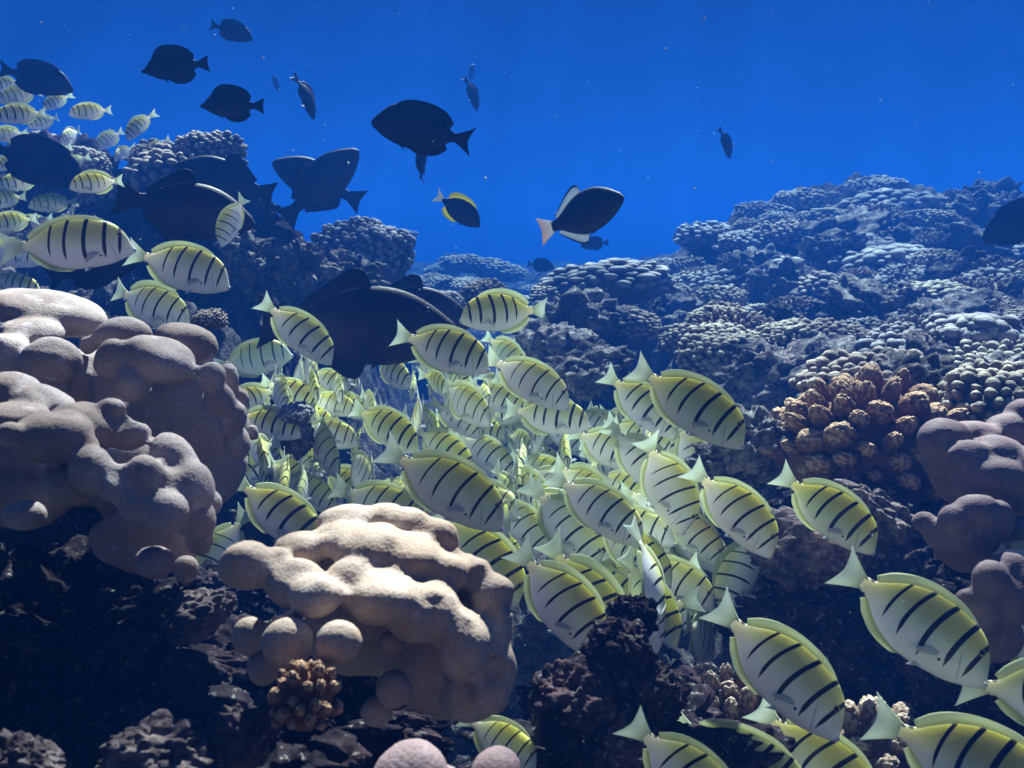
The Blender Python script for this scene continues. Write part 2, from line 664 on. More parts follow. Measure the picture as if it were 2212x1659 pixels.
lobe_coral('pale round lobed coral cut off by the bottom edge', [(890, 1690, .62, 82, 72), (960, 1700, .63, 50, 50), (830, 1740, .62, 70, 60)], M_POR_R, .005)
lobe_coral('dark grey rounded lobed coral at the bottom edge beside a half hidden tang', [(1072, 1672, .66, 68, 72), (1040, 1740, .66, 80, 60)], M_POR_R, .005)
lobe_coral('long double bulge lobed coral at the right edge next to the orange cauliflower coral', [
    (2036, 950, 1.21, 56, 42), (2104, 938, 1.23, 58, 36), (2176, 932, 1.25, 54, 36), (2212, 902, 1.26, 40, 34), (2030, 985, 1.22, 36, 46),
    (2094, 988, 1.17, 48, 44), (2152, 982, 1.18, 58, 36), (2142, 1022, 1.16, 66, 40), (2206, 1010, 1.17, 54, 44), (2096, 1030, 1.2, 44, 46), (2200, 1060, 1.19, 60, 50),
    (2120, 1010, 1.34, 110, 90, .5), (2240, 1060, 1.34, 110, 110, .5)], M_POR_R, .006, rough=.005)
lobe_coral('purple brown lobed coral with a pale nub, right edge, below the long bulges', [
    (2112, 1108, 1.11, 50, 40), (2068, 1126, 1.11, 40, 34), (2154, 1122, 1.12, 38, 44), (1996, 1128, 1.14, 30, 24), (2030, 1156, 1.13, 34, 32), (2100, 1160, 1.12, 60, 46), (2200, 1150, 1.15, 44, 36),
    (2090, 1180, 1.2, 80, 54, .5), (2200, 1190, 1.22, 80, 70, .5)], M_POR_R, .006, rough=.005)
lobe_coral('lowest lobed coral at the right edge, pale topped, behind a tang tail', [
    (2138, 1248, 1.05, 40, 42), (2186, 1226, 1.07, 44, 40), (2118, 1312, 1.06, 38, 56), (2178, 1300, 1.06, 50, 60), (2084, 1293, 1.05, 24, 24), (2212, 1262, 1.06, 40, 44),
    (2160, 1380, 1.10, 60, 60, .6)], M_POR_R, .006, rough=.005)


# -- branching corals close by
def branchy(name, label, mesh, px, py, d, w, h, tilt=(0, 0, 0), cat='coral', group='cauliflower corals close to the camera'):
    s = d / F
    o = link(name, mesh, loc=P(px, py, d))
    o.scale = (w / 2 * s, w / 2 * s, h * s)
    o.rotation_euler = tilt
    return tag(o, label, cat, group)


branchy('cauliflower_coral', 'wide orange brown cauliflower coral with warty branches, left of the right edge bulges',
        knobby_mesh(21, 96, .108, .20, M_CAUL, .95, -.25, 70, .14), 1880, 985, 1.72, 400, 165, (R(8), 0, 1.0))
branchy('cauliflower_coral', 'small pink tan cauliflower coral under the bottom centre lobed coral',
        knobby_mesh(22, 38, .19, .30, M_CAUL, 1.0, -.3, 52, .1), 660, 1515, .66, 130, 78, (R(20), R(-5), .4))
branchy('finger_coral', 'brown stubby finger coral with white speckled rims, under the bottom right tangs',
        knobby_mesh(23, 46, .15, .30, M_FING, 1.0, -.2, 50, .15), 1590, 1590, 1.27, 215, 140, (R(12), 0, .2))
branchy('finger_coral', 'brown stubby finger coral between two tangs near the bottom right corner',
        knobby_mesh(24, 40, .16, .30, M_FING, .8, -.2, 50, .15), 1890, 1630, 1.27, 260, 110, (R(12), 0, 2.2))
rock('dark rock stub holding up the pale coral lump in the school', 640, 945, 1.80, 36, 40, 41, M_ROCKF, 0, .8)
for k, (px, py, d, w, lab) in enumerate([
        (455, 690, 1.75, 70, 'little tan finger coral peeping out beside the lowest left foreground tang'),
        (640, 892, 1.70, 76, 'pale pinkish lobed coral lump sticking up among the packed school')]):
    knobby(px, py, d, w, [3, 6][k], lab)

# -- dark rocks in front
rock('dark craggy rock spire beneath the school, right of the bottom centre coral', 1335, 1425, 1.0, 78, 88, 3, M_ROCKB, 12, .9, .9)
rock('low purple brown rock leaning on the left foot of the dark spire', 1240, 1530, .98, 100, 92, 44, M_ROCKB, -25, .9, .9)
rock('rough rock shoulder on the right foot of the dark spire', 1405, 1510, 1.0, 74, 84, 45, M_ROCKB, 20, .9, .9)
rock('dark purple brown block at the base of the spire by the bottom edge', 1330, 1610, .98, 120, 100, 48, M_ROCKB, 0, .9, .9)
rock('dark rock knob just under the vertical hanging tangs', 1365, 1335, 1.04, 50, 54, 4, M_ROCKB, -15, .9, .8)
rock('black rock base filling the bottom middle', 1300, 1690, 1.05, 300, 150, 5, M_ROCK, 0, 1, 1.5, sub=7)
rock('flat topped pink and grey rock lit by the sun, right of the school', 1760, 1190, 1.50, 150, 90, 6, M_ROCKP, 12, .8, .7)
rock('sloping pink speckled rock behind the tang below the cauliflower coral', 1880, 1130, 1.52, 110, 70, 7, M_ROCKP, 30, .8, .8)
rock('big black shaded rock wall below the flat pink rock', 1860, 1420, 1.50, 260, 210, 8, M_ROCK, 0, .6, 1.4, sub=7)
rock('small pink crusted rock between the left corals and the centre coral', 425, 1330, .88, 78, 46, 9, M_ROCKP, -20, .8, .8)
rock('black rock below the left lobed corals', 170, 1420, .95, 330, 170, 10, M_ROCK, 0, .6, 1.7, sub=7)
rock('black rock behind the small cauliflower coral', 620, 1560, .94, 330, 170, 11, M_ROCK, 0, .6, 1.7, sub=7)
rock('pitted grey brown rock left of the small cauliflower coral', 520, 1590, .68, 70, 62, 12, M_ROCKP, 10, .8, .9)
rock('rough sunlit rock at the bottom, left of the pitted grey rock', 340, 1640, .66, 110, 78, 13, M_ROCKP, -10, .8, .9)
rock('bright edged rock in the bottom left corner', 40, 1665, .60, 90, 76, 14, M_ROCKP, 20, .8, .8)
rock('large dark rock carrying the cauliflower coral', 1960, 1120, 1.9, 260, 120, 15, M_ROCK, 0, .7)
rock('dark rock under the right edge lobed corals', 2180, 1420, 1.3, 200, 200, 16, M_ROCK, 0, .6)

rock('added dark rock darkening the gap between left corals and centre coral', 470, 1290, 1.30, 130, 70, 31, M_ROCK, 0, .8)  # added to cover sunlit floor, stands in for the shade in the gap
rock('added dark block over the lit floor under the hanging fish, right of the dark spire', 1500, 1540, 1.35, 150, 90, 32, M_ROCK, 0, .8)  # added dark block in place of shade on the open floor
rock('shaded rock below the left end of the packed school', 560, 1130, 1.9, 150, 70, 33, M_ROCK, 0, .8)
rock('black rock at the lower left behind the lobed corals', 90, 1240, 1.3, 240, 120, 34, M_ROCK, 0, .8, 1.5, sub=7)
rock('dark reef block behind the left lobed corals, carrying them', 140, 1010, 1.40, 215, 240, 46, M_ROCK, 0, .6, .8)
rock('dark reef block between and behind the right edge lobed corals', 2200, 1150, 1.42, 150, 230, 47, M_ROCK, 0, .6, .8)
# -- craggy reef on the left
CR = 'craggy rocks of the reef'
rock('pale crusted crag left of the far knobby coral head, above the packed school', 545, 575, 2.75, 72, 60, 17, M_ROCKF, 8, .9, 1.5, CR)
rock('pointed narrow crag rising beside the pale crusted crag', 650, 600, 2.65, 44, 72, 18, M_ROCKF, 12, .9, 1.5, CR)
rock('broken crag just behind the back of the largest black triggerfish', 740, 620, 2.75, 90, 62, 19, M_ROCKF, 0, .9, 1.5, CR)
rock('dark reef block below the upper left knobby coral', 420, 480, 3.1, 190, 120, 20, M_ROCK, 0, .9, 1.2, CR)
rock('dark reef block at the far left behind small tangs', 110, 480, 3.3, 190, 150, 21, M_ROCK, 0, .9, 1.2, CR)
knobby(452, 335, 3.05, 150, 0, 'upper left tan knobby coral head, its right dome topmost against the blue')
knobby(345, 345, 3.15, 130, 3, 'left knobby coral dome behind the small tangs, joined to the upper left head')
knobby(400, 400, 3.10, 240, 3, 'wide shaded knobby coral beneath the two upper left domes')
knobby(170, 360, 3.2, 130, 0, 'tan knobby coral behind the black fish at the left edge')
knobby(75, 320, 3.35, 110, 0, 'far left knobby coral crest peeking above a black fish')
knobby(240, 425, 3.0, 120, 3, 'knobby coral patch right of the small tangs at the left')
knobby(785, 555, 3.5, 205, 2, 'round pale finger coral head in the middle left above the big triggerfish', 1.0)
knobby(960, 650, 3.1, 80, 6, 'small pale lobed coral behind the head of the second big triggerfish')
knobby(1045, 640, 3.4, 110, 3, 'small brown coral just above the left facing tang')

# -- right reef
RC = [
    (1885, 415, 6.3, 135, 2, 'topmost knobby coral on the crest of the right hand reef'),
    (1745, 440, 6.1, 150, 5, 'rounded knobby coral on the crest, left of the topmost one'),
    (1650, 465, 5.9, 120, 2, 'grey knobby coral on the left shoulder of the right hand crest'),
    (1535, 520, 5.3, 150, 1, 'knobby coral at the left end of the right hand crest'),
    (1625, 530, 5.2, 150, 2, 'wide knobby coral below the left shoulder of the crest'),
    (1920, 455, 5.9, 200, 4, 'pale smooth lobed coral with bright caps below the topmost coral'),
    (1810, 485, 5.8, 170, 5, 'dark fronted knobby coral in the middle of the crest'),
    (2000, 480, 5.9, 130, 5, 'knobby coral on the right shoulder of the crest'),
    (1905, 575, 5.0, 210, 4, 'broad lobed coral mound halfway down the right reef'),
    (1840, 530, 5.4, 120, 6, 'small bright capped lobed coral above the broad mound'),
    (2050, 500, 5.6, 90, 6, 'low flat coral right of the crest shoulder'),
    (2100, 530, 5.2, 150, 5, 'dim knobby coral left of the black fish at the right edge'),
    (1315, 615, 3.9, 270, 1, 'pale knobby coral dome at the left lip of the right reef'),
    (1205, 640, 3.8, 120, 0, 'small knobby coral at the foot of the pale dome on the lip'),
    (1420, 590, 4.3, 110, 3, 'brown knobby coral just behind the pale dome on the lip'),
    (1490, 615, 3.9, 120, 0, 'tan knobby coral between the lip dome and the bent crag'),
    (1560, 700, 3.3, 150, 0, 'tan rounded knobby coral in the middle of the right reef'),
    (1760, 630, 4.2, 170, 3, 'brown knobby coral in front of the broad lobed mound'),
    (1820, 735, 3.1, 150, 0, 'cream knobby coral above the big cauliflower coral'),
    (2000, 740, 3.1, 130, 0, 'tan knobby coral up right of the cauliflower coral'),
    (1600, 795, 2.6, 110, 0, 'small tan knobby coral right of the upper right tang back'),
    (2155, 800, 2.5, 170, 0, 'bright knobby coral at the right edge above the long bulges'),
    (2000, 650, 3.9, 200, 5, 'spreading knobby coral on the right below the broad mound'),
    (2140, 620, 4.2, 190, 1, 'knobby coral near the right edge below the black fish'),
    (1350, 700, 3.2, 150, 3, 'brown stubby coral on the shaded face under the pale dome'),
    (1700, 580, 4.9, 120, 6, 'lobed coral on the shaded slope under the left shoulder'),
    (2190, 700, 3.2, 120, 3, 'brown knobby coral at the right edge, mid height'),
]
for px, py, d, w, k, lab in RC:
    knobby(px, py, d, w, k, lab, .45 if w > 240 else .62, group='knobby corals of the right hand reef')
RRK = [
    (1640, 620, 3.9, 90, 60, 'bent pale crag standing up in the middle of the right reef'),
    (1700, 640, 3.8, 80, 70, 'knuckled crag right of the bent pale crag'),
    (1250, 720, 3.2, 120, 90, 'pitted rock face below the lip of the right reef'),
    (1180, 760, 2.9, 90, 60, 'jagged low rock right of the left facing tang tail'),
    (1420, 760, 2.9, 130, 80, 'shaded rock face above the upper right tang'),
    (1760, 800, 2.5, 150, 52, 'flat pale dusty rock ledge above the cauliflower coral'),
    (1980, 860, 2.2, 130, 56, 'sloping pale ledge behind the cauliflower coral'),
    (2090, 880, 2.0, 110, 60, 'blue grey rock between the cauliflower coral and the right edge'),
    (1640, 850, 2.1, 90, 70, 'crumbly grey rock behind the head of the upper right tang'),
    (1640, 960, 1.75, 90, 70, 'crusted rock left of the cauliflower coral'),
    (1580, 1010, 1.8, 90, 60, 'dark crusted rock behind the tang with the fanned tail at right'),
    (1270, 800, 2.6, 90, 50, 'rough rock at the edge of the school near its upper right'),
    (2070, 700, 3.4, 130, 60, 'dark blue rock hump at right, mid reef'),
    (1880, 680, 3.6, 120, 60, 'crag between the tan corals in the middle of the right reef'),
    (2130, 560, 4.8, 150, 60, 'shaded rock under the black fish at the right edge'),
    (1760, 540, 5.4, 150, 60, 'dark overhang under the middle of the crest'),
]
for k, (px, py, d, rx, ry, lab) in enumerate(RRK):
    d = snap(px, py, d)
    s = d / F
    o = link('reef_rock', RK[k % 5], loc=P(px, py, d))
    o.scale = (rx * s, rx * s, ry * s * 1.2)
    o.rotation_euler = (random.uniform(-.3, .3), random.uniform(-.3, .3), random.uniform(0, 6.28))
    tag(o, lab, 'rock', 'rocks of the right hand reef')
def side_words(x, y, marks):
    order = sorted(marks, key=lambda m: math.hypot(m[0] - x, m[1] - y))
    for m in order:
        dx, dy = x - m[0], y - m[1]
        if abs(dx) > 1.4 * abs(dy):
            rel = 'right of' if dx > 0 else 'left of'
        elif abs(dy) > 1.4 * abs(dx):
            rel = 'below' if dy > 0 else 'above'
        else:
            rel = ('below' if dy > 0 else 'above') + (' and right of' if dx > 0 else ' and left of')
        yield rel + ' ' + m[2]


RMARK = [(1885, 415, 'the topmost crest coral'), (1535, 520, 'the left end of the crest'), (1905, 575, 'the broad lobed mound'), (1315, 615, 'the pale lip dome'),
         (1560, 700, 'the tan coral in mid reef'), (1820, 735, 'the cream coral'), (1640, 620, 'the bent pale crag'), (2155, 800, 'the bright right edge coral'),
         (1760, 800, 'the dusty ledge'), (1250, 720, 'the pitted rock face'), (2140, 620, 'the coral near the right edge'), (1420, 760, 'the shaded rock face')]
seen = set()
fr = random.Random(4)
spots = []
tries = 0
while len(spots) < 105 and tries < 9000:
    tries += 1
    x, y = fr.uniform(1150, 2212), fr.uniform(430, 900)
    if y > 880 - (2212 - x) * .04 or (x < 1600 and y > 820):
        continue
    if x < 1450 and y < 640:
        continue
    h = hit(x, y, 1.6, 9)
    if h is None or any((x - a) ** 2 + ((y - b) * 1.6) ** 2 < 34 ** 2 for a, b in spots):
        continue
    spots.append((x, y))
    wm = fr.uniform(.12, .27) * (1 + .12 * max(0, h[1] - 3))
    isrock = fr.random() < .22
    kd = fr.choice((0, 0, 1, 2, 3, 3, 5, 6, 7, 7, 8))
    look = 'small' if wm * F / h[1] < 80 else 'wide'
    kind_word = 'pitted rock' if isrock else ('lobed coral' if kd == 6 else 'fingered coral' if kd > 6 else 'brown coral' if kd == 3 else 'knobby coral')
    for wds in side_words(x, y, RMARK):
        lab = '%s %s %s' % (look, kind_word, wds)
        if lab not in seen:
            break
    seen.add(lab)
    if isrock:
        o = link('reef_rock', fr.choice(RK), loc=h[0])
        o.scale = (wm * .5, wm * .5, wm * fr.uniform(.3, .5))
        o.rotation_euler = (fr.uniform(-.4, .4), fr.uniform(-.4, .4), fr.uniform(0, 6.28))
        tag(o, lab, 'rock', 'rocks of the right hand reef')
    else:
        knobby(x, y, h[1], wm * F / h[1], kd, lab, group='knobby corals of the right hand reef')
# -- far reef fading into the blue
FR = [
    (600, 500, 7.5, 70, 2, 'faint coral bommie left of the round finger coral head'),
    (775, 490, 6.0, 110, 5, 'dim coral hump behind the round finger coral head'),
    (860, 500, 7.0, 80, 2, 'faint pale coral right behind the round finger coral head'),
    (1010, 560, 8.0, 110, 3, 'dark faint coral bush under the yellow rimmed tang'),
    (1075, 575, 8.0, 130, 3, 'dark faint coral mound right of the faint bush'),
    (960, 575, 8.5, 90, 1, 'faint pale coral lump below the yellow rimmed tang'),
    (1160, 600, 7.0, 120, 2, 'pale cyan coral patch in the far centre'),
    (1240, 590, 9.0, 130, 3, 'faded reef hump just under the pink tailed triggerfish'),
    (1350, 560, 10.0, 180, 1, 'hazy low coral hill right of the pink tailed triggerfish'),
    (1020, 610, 6.2, 120, 5, 'blue grey coral heap in the mid distance, centre'),
    (930, 600, 5.6, 90, 2, 'pale small coral beside the dorsal fin of the second big triggerfish'),
    (1110, 620, 5.4, 90, 3, 'dark coral clump left of the reef lip'),
    (1420, 540, 9.0, 90, 2, 'faint coral left of the right hand crest'),
]
for px, py, d, w, k, lab in FR:
    p = P(px, py, d)
    o = knobby(px, py + (34 if px > 1100 else 10), d, w, k, lab, .45, group='faded corals of the far reef')

# ------------------------------------------------------------------ fish
ZB, ZT = -.2, .2


def rest_attr(n):
    a = n.n('ShaderNodeAttribute', attribute_name='rest')
    s = n.n('ShaderNodeSeparateXYZ')
    n.t.links.new(a.outputs['Vector'], s.inputs[0])
    return a.outputs['Vector'], s.outputs[0], s.outputs[1], s.outputs[2]


def obj_random(n):
    return n.n('ShaderNodeObjectInfo').outputs['Random']


def bars(n, x, z, table, rnd):
    """dark bars: (x at mid height, half width, z bottom, z top, slant, curve)"""
    out = None
    for xi, w, zb, zt, sl, cv in table:
        c = n.math('MULTIPLY_ADD', z, sl, xi)
        c = n.math('MULTIPLY_ADD', n.math('MULTIPLY', z, z), cv, c)
        dist = n.math('ABSOLUTE', n.math('SUBTRACT', x, c))
        tap = n.math('MULTIPLY', n.ss(zb, zb + .10, z), n.ss(zt, zt - .035, z))
        ww = n.math('MULTIPLY', tap, n.math('MULTIPLY', n.math('MULTIPLY_ADD', rnd, .50, .58), w))
        m = n.ss(.0028, -.0028, n.math('SUBTRACT', dist, ww))
        m = n.math('MULTIPLY', m, n.ss(.05, .18, tap))
        out = m if out is None else n.math('MAXIMUM', out, m)
    return out


TABLE = [(.383, .0140, -.125, .20, .10, .5), (.262, .0160, -.14, .215, .03, .9), (.108, .0160, -.175, .222, .04, 1.1),
         (-.034, .0125, -.15, .215, .05, 1.2), (-.142, .0090, -.12, .20, .05, 1.2)]


def mat_tang(name, upper, mid, belly):
    n = NT(name)
    v, x, y, z = rest_attr(n)
    rnd = obj_random(n)
    nz = n.noise(v, 6, 3)
    zz = n.math('ADD', z, n.math('MULTIPLY', n.math('SUBTRACT', nz, .5), .06))
    zz = n.math('ADD', zz, n.math('MULTIPLY', n.math('SUBTRACT', rnd, .5), .09))
    col = n.mix(n.ss(-.10, .05, zz), belly, mid)
    col = n.mix(n.ss(.0, .135, zz), col, upper)
    # tail root warmer, face greyer
    col = n.mix(n.math('MULTIPLY', n.ss(-.18, -.32, x), .5), col, (.70, .60, .38))
    col = n.mix(n.math('MULTIPLY', n.math('MULTIPLY', n.ss(.36, .48, x), n.ss(-.06, .06, z)), .55), col, (.30, .33, .34))
    m = bars(n, x, z, TABLE, rnd)
    # dark edge of the forehead, gill cover line, dot under the fin, peduncle spot
    def spot(cx, cz, r):
        dx = n.math('SUBTRACT', x, cx)
        dz = n.math('SUBTRACT', z, cz)
        return n.ss(r * 1.15, r * .85, n.math('SQRT', n.math('ADD', n.math('MULTIPLY', dx, dx), n.math('MULTIPLY', dz, dz))))
    m = n.math('MAXIMUM', m, spot(.232, -.098, .009))
    m = n.math('MAXIMUM', m, spot(-.292, .046, .016))
    m = n.math('MAXIMUM', m, spot(-.292, -.054, .010))
    fore = n.math('ABSOLUTE', y)
    fm = n.math('MULTIPLY', n.ss(.0085, .005, fore), n.math('MULTIPLY', n.ss(.385, .40, x), n.ss(-.055, -.04, z)))
    m = n.math('MAXIMUM', m, n.math('MULTIPLY', fm, .85))
    gx = n.math('SUBTRACT', n.math('SUBTRACT', x, .315), n.math('MULTIPLY', n.math('ADD', z, .02), -.45))
    gl = n.math('MULTIPLY', n.ss(.006, .001, n.math('ABSOLUTE', gx)), n.math('MULTIPLY', n.ss(-.16, -.11, z), n.ss(.03, -.02, z)))
    col = n.mix(n.math('MULTIPLY', gl, .55), col, (.12, .14, .15))
    col = n.mix(m, col, (.012, .011, .014))
    sc = n.bump(n.voro(v, 130), .12, .004)
    return n.done(n.bsdf(col, .42, .35, sc, .45, (.016, .014, .010)))


def mat_fin(name, c_base, c_edge, rays=70, line=None, trans=.45, edge=None, clear=0.0):
    n = NT(name)
    v, u, w, t = rest_attr(n)            # u along the fin, w from base to edge
    col = n.mix(n.ss(.0, 1.0, w), c_base, c_edge)
    ry = n.math('SINE', n.math('MULTIPLY', u, rays * 6.2832))
    ry = n.ss(.2, 1.0, ry)
    col = n.mix(n.math('MULTIPLY', ry, .20), col, tuple(c * .45 for c in c_base))
    if line is not None:
        col = n.mix(n.math('MULTIPLY', n.ss(line[1], line[1] * .6, w), n.ss(line[1] * .05, line[1] * .3, w)), col, line[0])
    if edge is not None:
        col = n.mix(n.ss(edge[1], edge[1] + .05, w), col, edge[0])
    a = n.bsdf(col, .5, .25)
    tr = n.n('ShaderNodeBsdfTranslucent')
    n.put(tr.inputs[0], col)
    ms = n.n('ShaderNodeMixShader')
    ms.inputs[0].default_value = trans
    n.t.links.new(a, ms.inputs[1])
    n.t.links.new(tr.outputs[0], ms.inputs[2])
    if clear:
        tp = n.n('ShaderNodeBsdfTransparent')
        m2 = n.n('ShaderNodeMixShader')
        n.put(m2.inputs[0], n.math('MULTIPLY', n.ss(.15, .9, w), clear))
        n.t.links.new(ms.outputs[0], m2.inputs[1])
        n.t.links.new(tp.outputs[0], m2.inputs[2])
        return n.done(m2.outputs[0])
    return n.done(ms.outputs[0])


def mat_plain(name, col, rough=.5, spec=.3):
    n = NT(name)
    c = n.mix(n.math('MULTIPLY', n.noise(opos(n), 30, 3), .4), col, tuple(x * .6 for x in col))
    return n.done(n.bsdf(c, rough, spec))


def mat_eye():
    n = NT('fish_eye')
    v, x, y, z = rest_attr(n)
    r = n.math('SQRT', n.math('ADD', n.math('MULTIPLY', x, x), n.math('MULTIPLY', z, z)))
    col = n.mix(n.ss(.62, .68, r), (.006, .006, .008), (.42, .36, .14))
    col = n.mix(n.ss(.86, .92, r), col, (.03, .03, .03))
    return n.done(n.bsdf(col, .15, .6))


def mat_dark(name, base, mottle, patch=None):
    n = NT(name)
    v, x, y, z = rest_attr(n)
    col = n.mix(n.ss(.4, .7, n.noise(v, 5, 3)), base, mottle)  # noise mottles the skin between two dark tones
    if patch:
        col = n.mix(n.math('MULTIPLY', n.ss(.55, .75, n.noise(v, 3.2, 2)), .6), col, patch)
    nb = n.bump(n.voro(v, 90), .15, .004)
    return n.done(n.bsdf(col, .55, .22, nb))


M_TANG = mat_tang('convict_skin', (.66, .66, .22), (.79, .83, .70), (.86, .86, .94))
M_TANGY = mat_tang('convict_skin_yellow', (.68, .68, .16), (.72, .79, .50), (.80, .84, .80))
M_TANGO = mat_tang('convict_skin_orange', (.74, .56, .22), (.76, .72, .48), (.80, .82, .76))
M_TANGP = mat_tang('convict_skin_pale', (.66, .67, .30), (.82, .85, .78), (.87, .87, .95))
M_TFIN = mat_fin('convict_fin', (.64, .67, .28), (.66, .73, .44), 46, None, .35, None, .38)
M_TTAIL = mat_fin('convict_tail', (.70, .75, .52), (.66, .76, .64), 12, None, .38, None, .38)
M_TPEC = mat_fin('convict_pectoral', (.82, .84, .82), (.78, .82, .86), 8, None, .45, None, .2)
M_LIP = mat_plain('fish_lip', (.66, .64, .74), .35, .4)
M_EYE = mat_eye()
M_BLK = mat_dark('black_skin', (.006, .005, .009), (.012, .010, .018))
M_BRN = mat_dark('dark_brown_skin', (.010, .006, .010), (.022, .011, .018), (.05, .02, .02))
M_BFIN = mat_fin('black_fin', (.010, .008, .014), (.008, .007, .012), 30, None, .15)
M_BFINL = mat_fin('black_fin_pale_line', (.012, .009, .016), (.008, .007, .012), 30, ((.62, .58, .62), .10), .15)
M_BLIP = mat_plain('dark_lip', (.02, .018, .022))
M_GOLD = mat_fin('golden_fin', (.92, .82, .03), (.50, .52, .06), 40, None, .5)
M_WTAIL = mat_fin('white_tail', (.72, .72, .70), (.70, .72, .74), 10, None, .4)
M_PTAIL = mat_fin('pink_tail', (.80, .77, .77), (.76, .58, .54), 10, None, .45)
M_WFIN = mat_fin('white_rayed_fin', (.66, .70, .74), (.42, .52, .62), 26, None, .5, ((.012, .01, .015), .80))
M_YLINE = mat_plain('yellow_mark', (.5, .45, .05))


def spline(xs, ys, q):
    """smooth (cubic Hermite) interpolation through control points, xs descending"""
    xs, ys = np.asarray(xs)[::-1], np.asarray(ys)[::-1]
    m = np.gradient(ys, xs)
    k = np.clip(np.searchsorted(xs, q) - 1, 0, len(xs) - 2)
    h = xs[k + 1] - xs[k]
    t = np.clip((q - xs[k]) / h, 0, 1)
    return ((2 * t ** 3 - 3 * t ** 2 + 1) * ys[k] + (t ** 3 - 2 * t ** 2 + t) * h * m[k] + (-2 * t ** 3 + 3 * t ** 2) * ys[k + 1] + (t ** 3 - t ** 2) * h * m[k + 1])


class Species:
    pass


def species(**kw):
    s = Species()
    s.__dict__.update(kw)
    return s


TANG = species(
    prof=[(.500, -.052, -.082, .012), (.487, -.022, -.098, .022), (.455, .044, -.116, .034), (.405, .110, -.140, .045), (.33, .162, -.170, .055),
          (.22, .188, -.192, .062), (.09, .196, -.204, .062), (-.03, .180, -.194, .053), (-.13, .140, -.158, .041), (-.21, .088, -.104, .027), (-.27, .048, -.058, .017), (-.335, .036, -.044, .010)],
    dorsal=[(.30, 0), (.26, .022), (.18, .040), (.05, .050), (-.08, .054), (-.17, .060), (-.225, .056), (-.262, .022)], dlean=.03,
    anal=[(.06, 0), (.02, .028), (-.06, .042), (-.15, .052), (-.225, .052), (-.262, .020)], alean=.03,
    tail=dict(x0=-.315, h0=.036, x1=-.50, h1=.135, fork=.042, zc=-.004),
    pect=(.225, -.075, .135, .052), pelv=(.19, -.185, .085), eye=(.386, .066, .022), mouth=(.497, -.070, .027))
SURG = species(
    prof=[(.500, -.035, -.070, .012), (.485, -.005, -.088, .022), (.44, .055, -.115, .035), (.38, .125, -.150, .048), (.29, .182, -.182, .058),
          (.17, .210, -.205, .064), (.04, .208, -.208, .060), (-.08, .180, -.185, .050), (-.17, .135, -.140, .037), (-.23, .085, -.090, .025), (-.28, .050, -.053, .016), (-.335, .040, -.043, .010)],
    dorsal=[(.31, 0), (.25, .025), (.14, .042), (0, .055), (-.12, .066), (-.20, .074), (-.245, .05)], dlean=.03,
    anal=[(.10, 0), (.04, .030), (-.06, .045), (-.16, .060), (-.235, .05)], alean=.03,
    tail=dict(x0=-.315, h0=.040, x1=-.50, h1=.145, fork=.055, zc=0),
    pect=(.24, -.05, .14, .06), pelv=(.20, -.20, .07), eye=(.385, .072, .020), mouth=(.494, -.054, .018))
SAIL = species(   # high finned, long nosed
    prof=[(.500, -.040, -.062, .010), (.475, -.026, -.074, .016), (.43, .010, -.092, .026), (.37, .080, -.120, .040), (.29, .150, -.160, .052),
          (.17, .190, -.192, .060), (.04, .190, -.196, .056), (-.08, .168, -.176, .046), (-.17, .128, -.134, .034), (-.23, .085, -.090, .024), (-.28, .055, -.058, .016), (-.335, .045, -.047, .010)],
    dorsal=[(.33, 0), (.27, .075), (.18, .105), (.04, .112), (-.10, .115), (-.21, .110), (-.26, .075)], dlean=.02,
    anal=[(.12, 0), (.06, .050), (-.06, .085), (-.18, .10), (-.25, .075)], alean=.02,
    tail=dict(x0=-.315, h0=.044, x1=-.48, h1=.125, fork=.020, zc=0),
    pect=(.22, -.03, .13, .055), pelv=(.20, -.19, .07), eye=(.37, .058, .018), mouth=(.495, -.051, .013))
TRIG = species(
    prof=[(.500, -.012, -.045, .014), (.485, .012, -.066, .024), (.44, .052, -.100, .040), (.36, .110, -.145, .056), (.25, .165, -.185, .068),
          (.12, .192, -.205, .072), (0, .182, -.195, .064), (-.10, .150, -.158, .052), (-.19, .100, -.108, .036), (-.26, .062, -.068, .024), (-.31, .050, -.054, .016), (-.345, .050, -.054, .011)],
    dorsal=[(.06, 0), (.03, .085), (-.03, .105), (-.12, .075), (-.20, .052), (-.265, .03)], dlean=.03,
    anal=[(.04, 0), (.01, .080), (-.05, .095), (-.13, .070), (-.20, .050), (-.265, .03)], alean=.03,
    tail=dict(x0=-.33, h0=.052, x1=-.50, h1=.140, fork=.030, zc=0),
    pect=(.27, -.02, .08, .045), pelv=(.10, -.20, .04), eye=(.34, .080, .016), mouth=(.496, -.028, .018))


def bendf(x, bend):
    t = np.clip(.12 - x, 0, 1)
    return bend * t * t * 1.6


def thick_sheet(G, T, rest, thick):
    """grid of points (n,m,3) made into a closed thin sheet; thick: half thickness (n,m); T: outward direction grid"""
    n, m = G.shape[:2]
    A = (G + T * thick[..., None]).reshape(-1, 3)
    B = (G - T * thick[..., None]).reshape(-1, 3)
    f = []
    N = n * m
    for i in range(n - 1):
        for j in range(m - 1):
            a, b, c, d = i * m + j, (i + 1) * m + j, (i + 1) * m + j + 1, i * m + j + 1
            f.append((a, b, c, d))
            f.append((d + N, c + N, b + N, a + N))
    rim = [i * m for i in range(n)] + [(n - 1) * m + j for j in range(1, m)] + [i * m + m - 1 for i in range(n - 2, -1, -1)] + [j for j in range(m - 2, 0, -1)]
    for q in range(len(rim)):
        a, b = rim[q], rim[(q + 1) % len(rim)]
        f.append((b, a, a + N, b + N))
    b_ = Buf()
    b_.add(np.concatenate([A, B]), f)
    r = rest.reshape(-1, 3)
    return b_, np.concatenate([r, r])


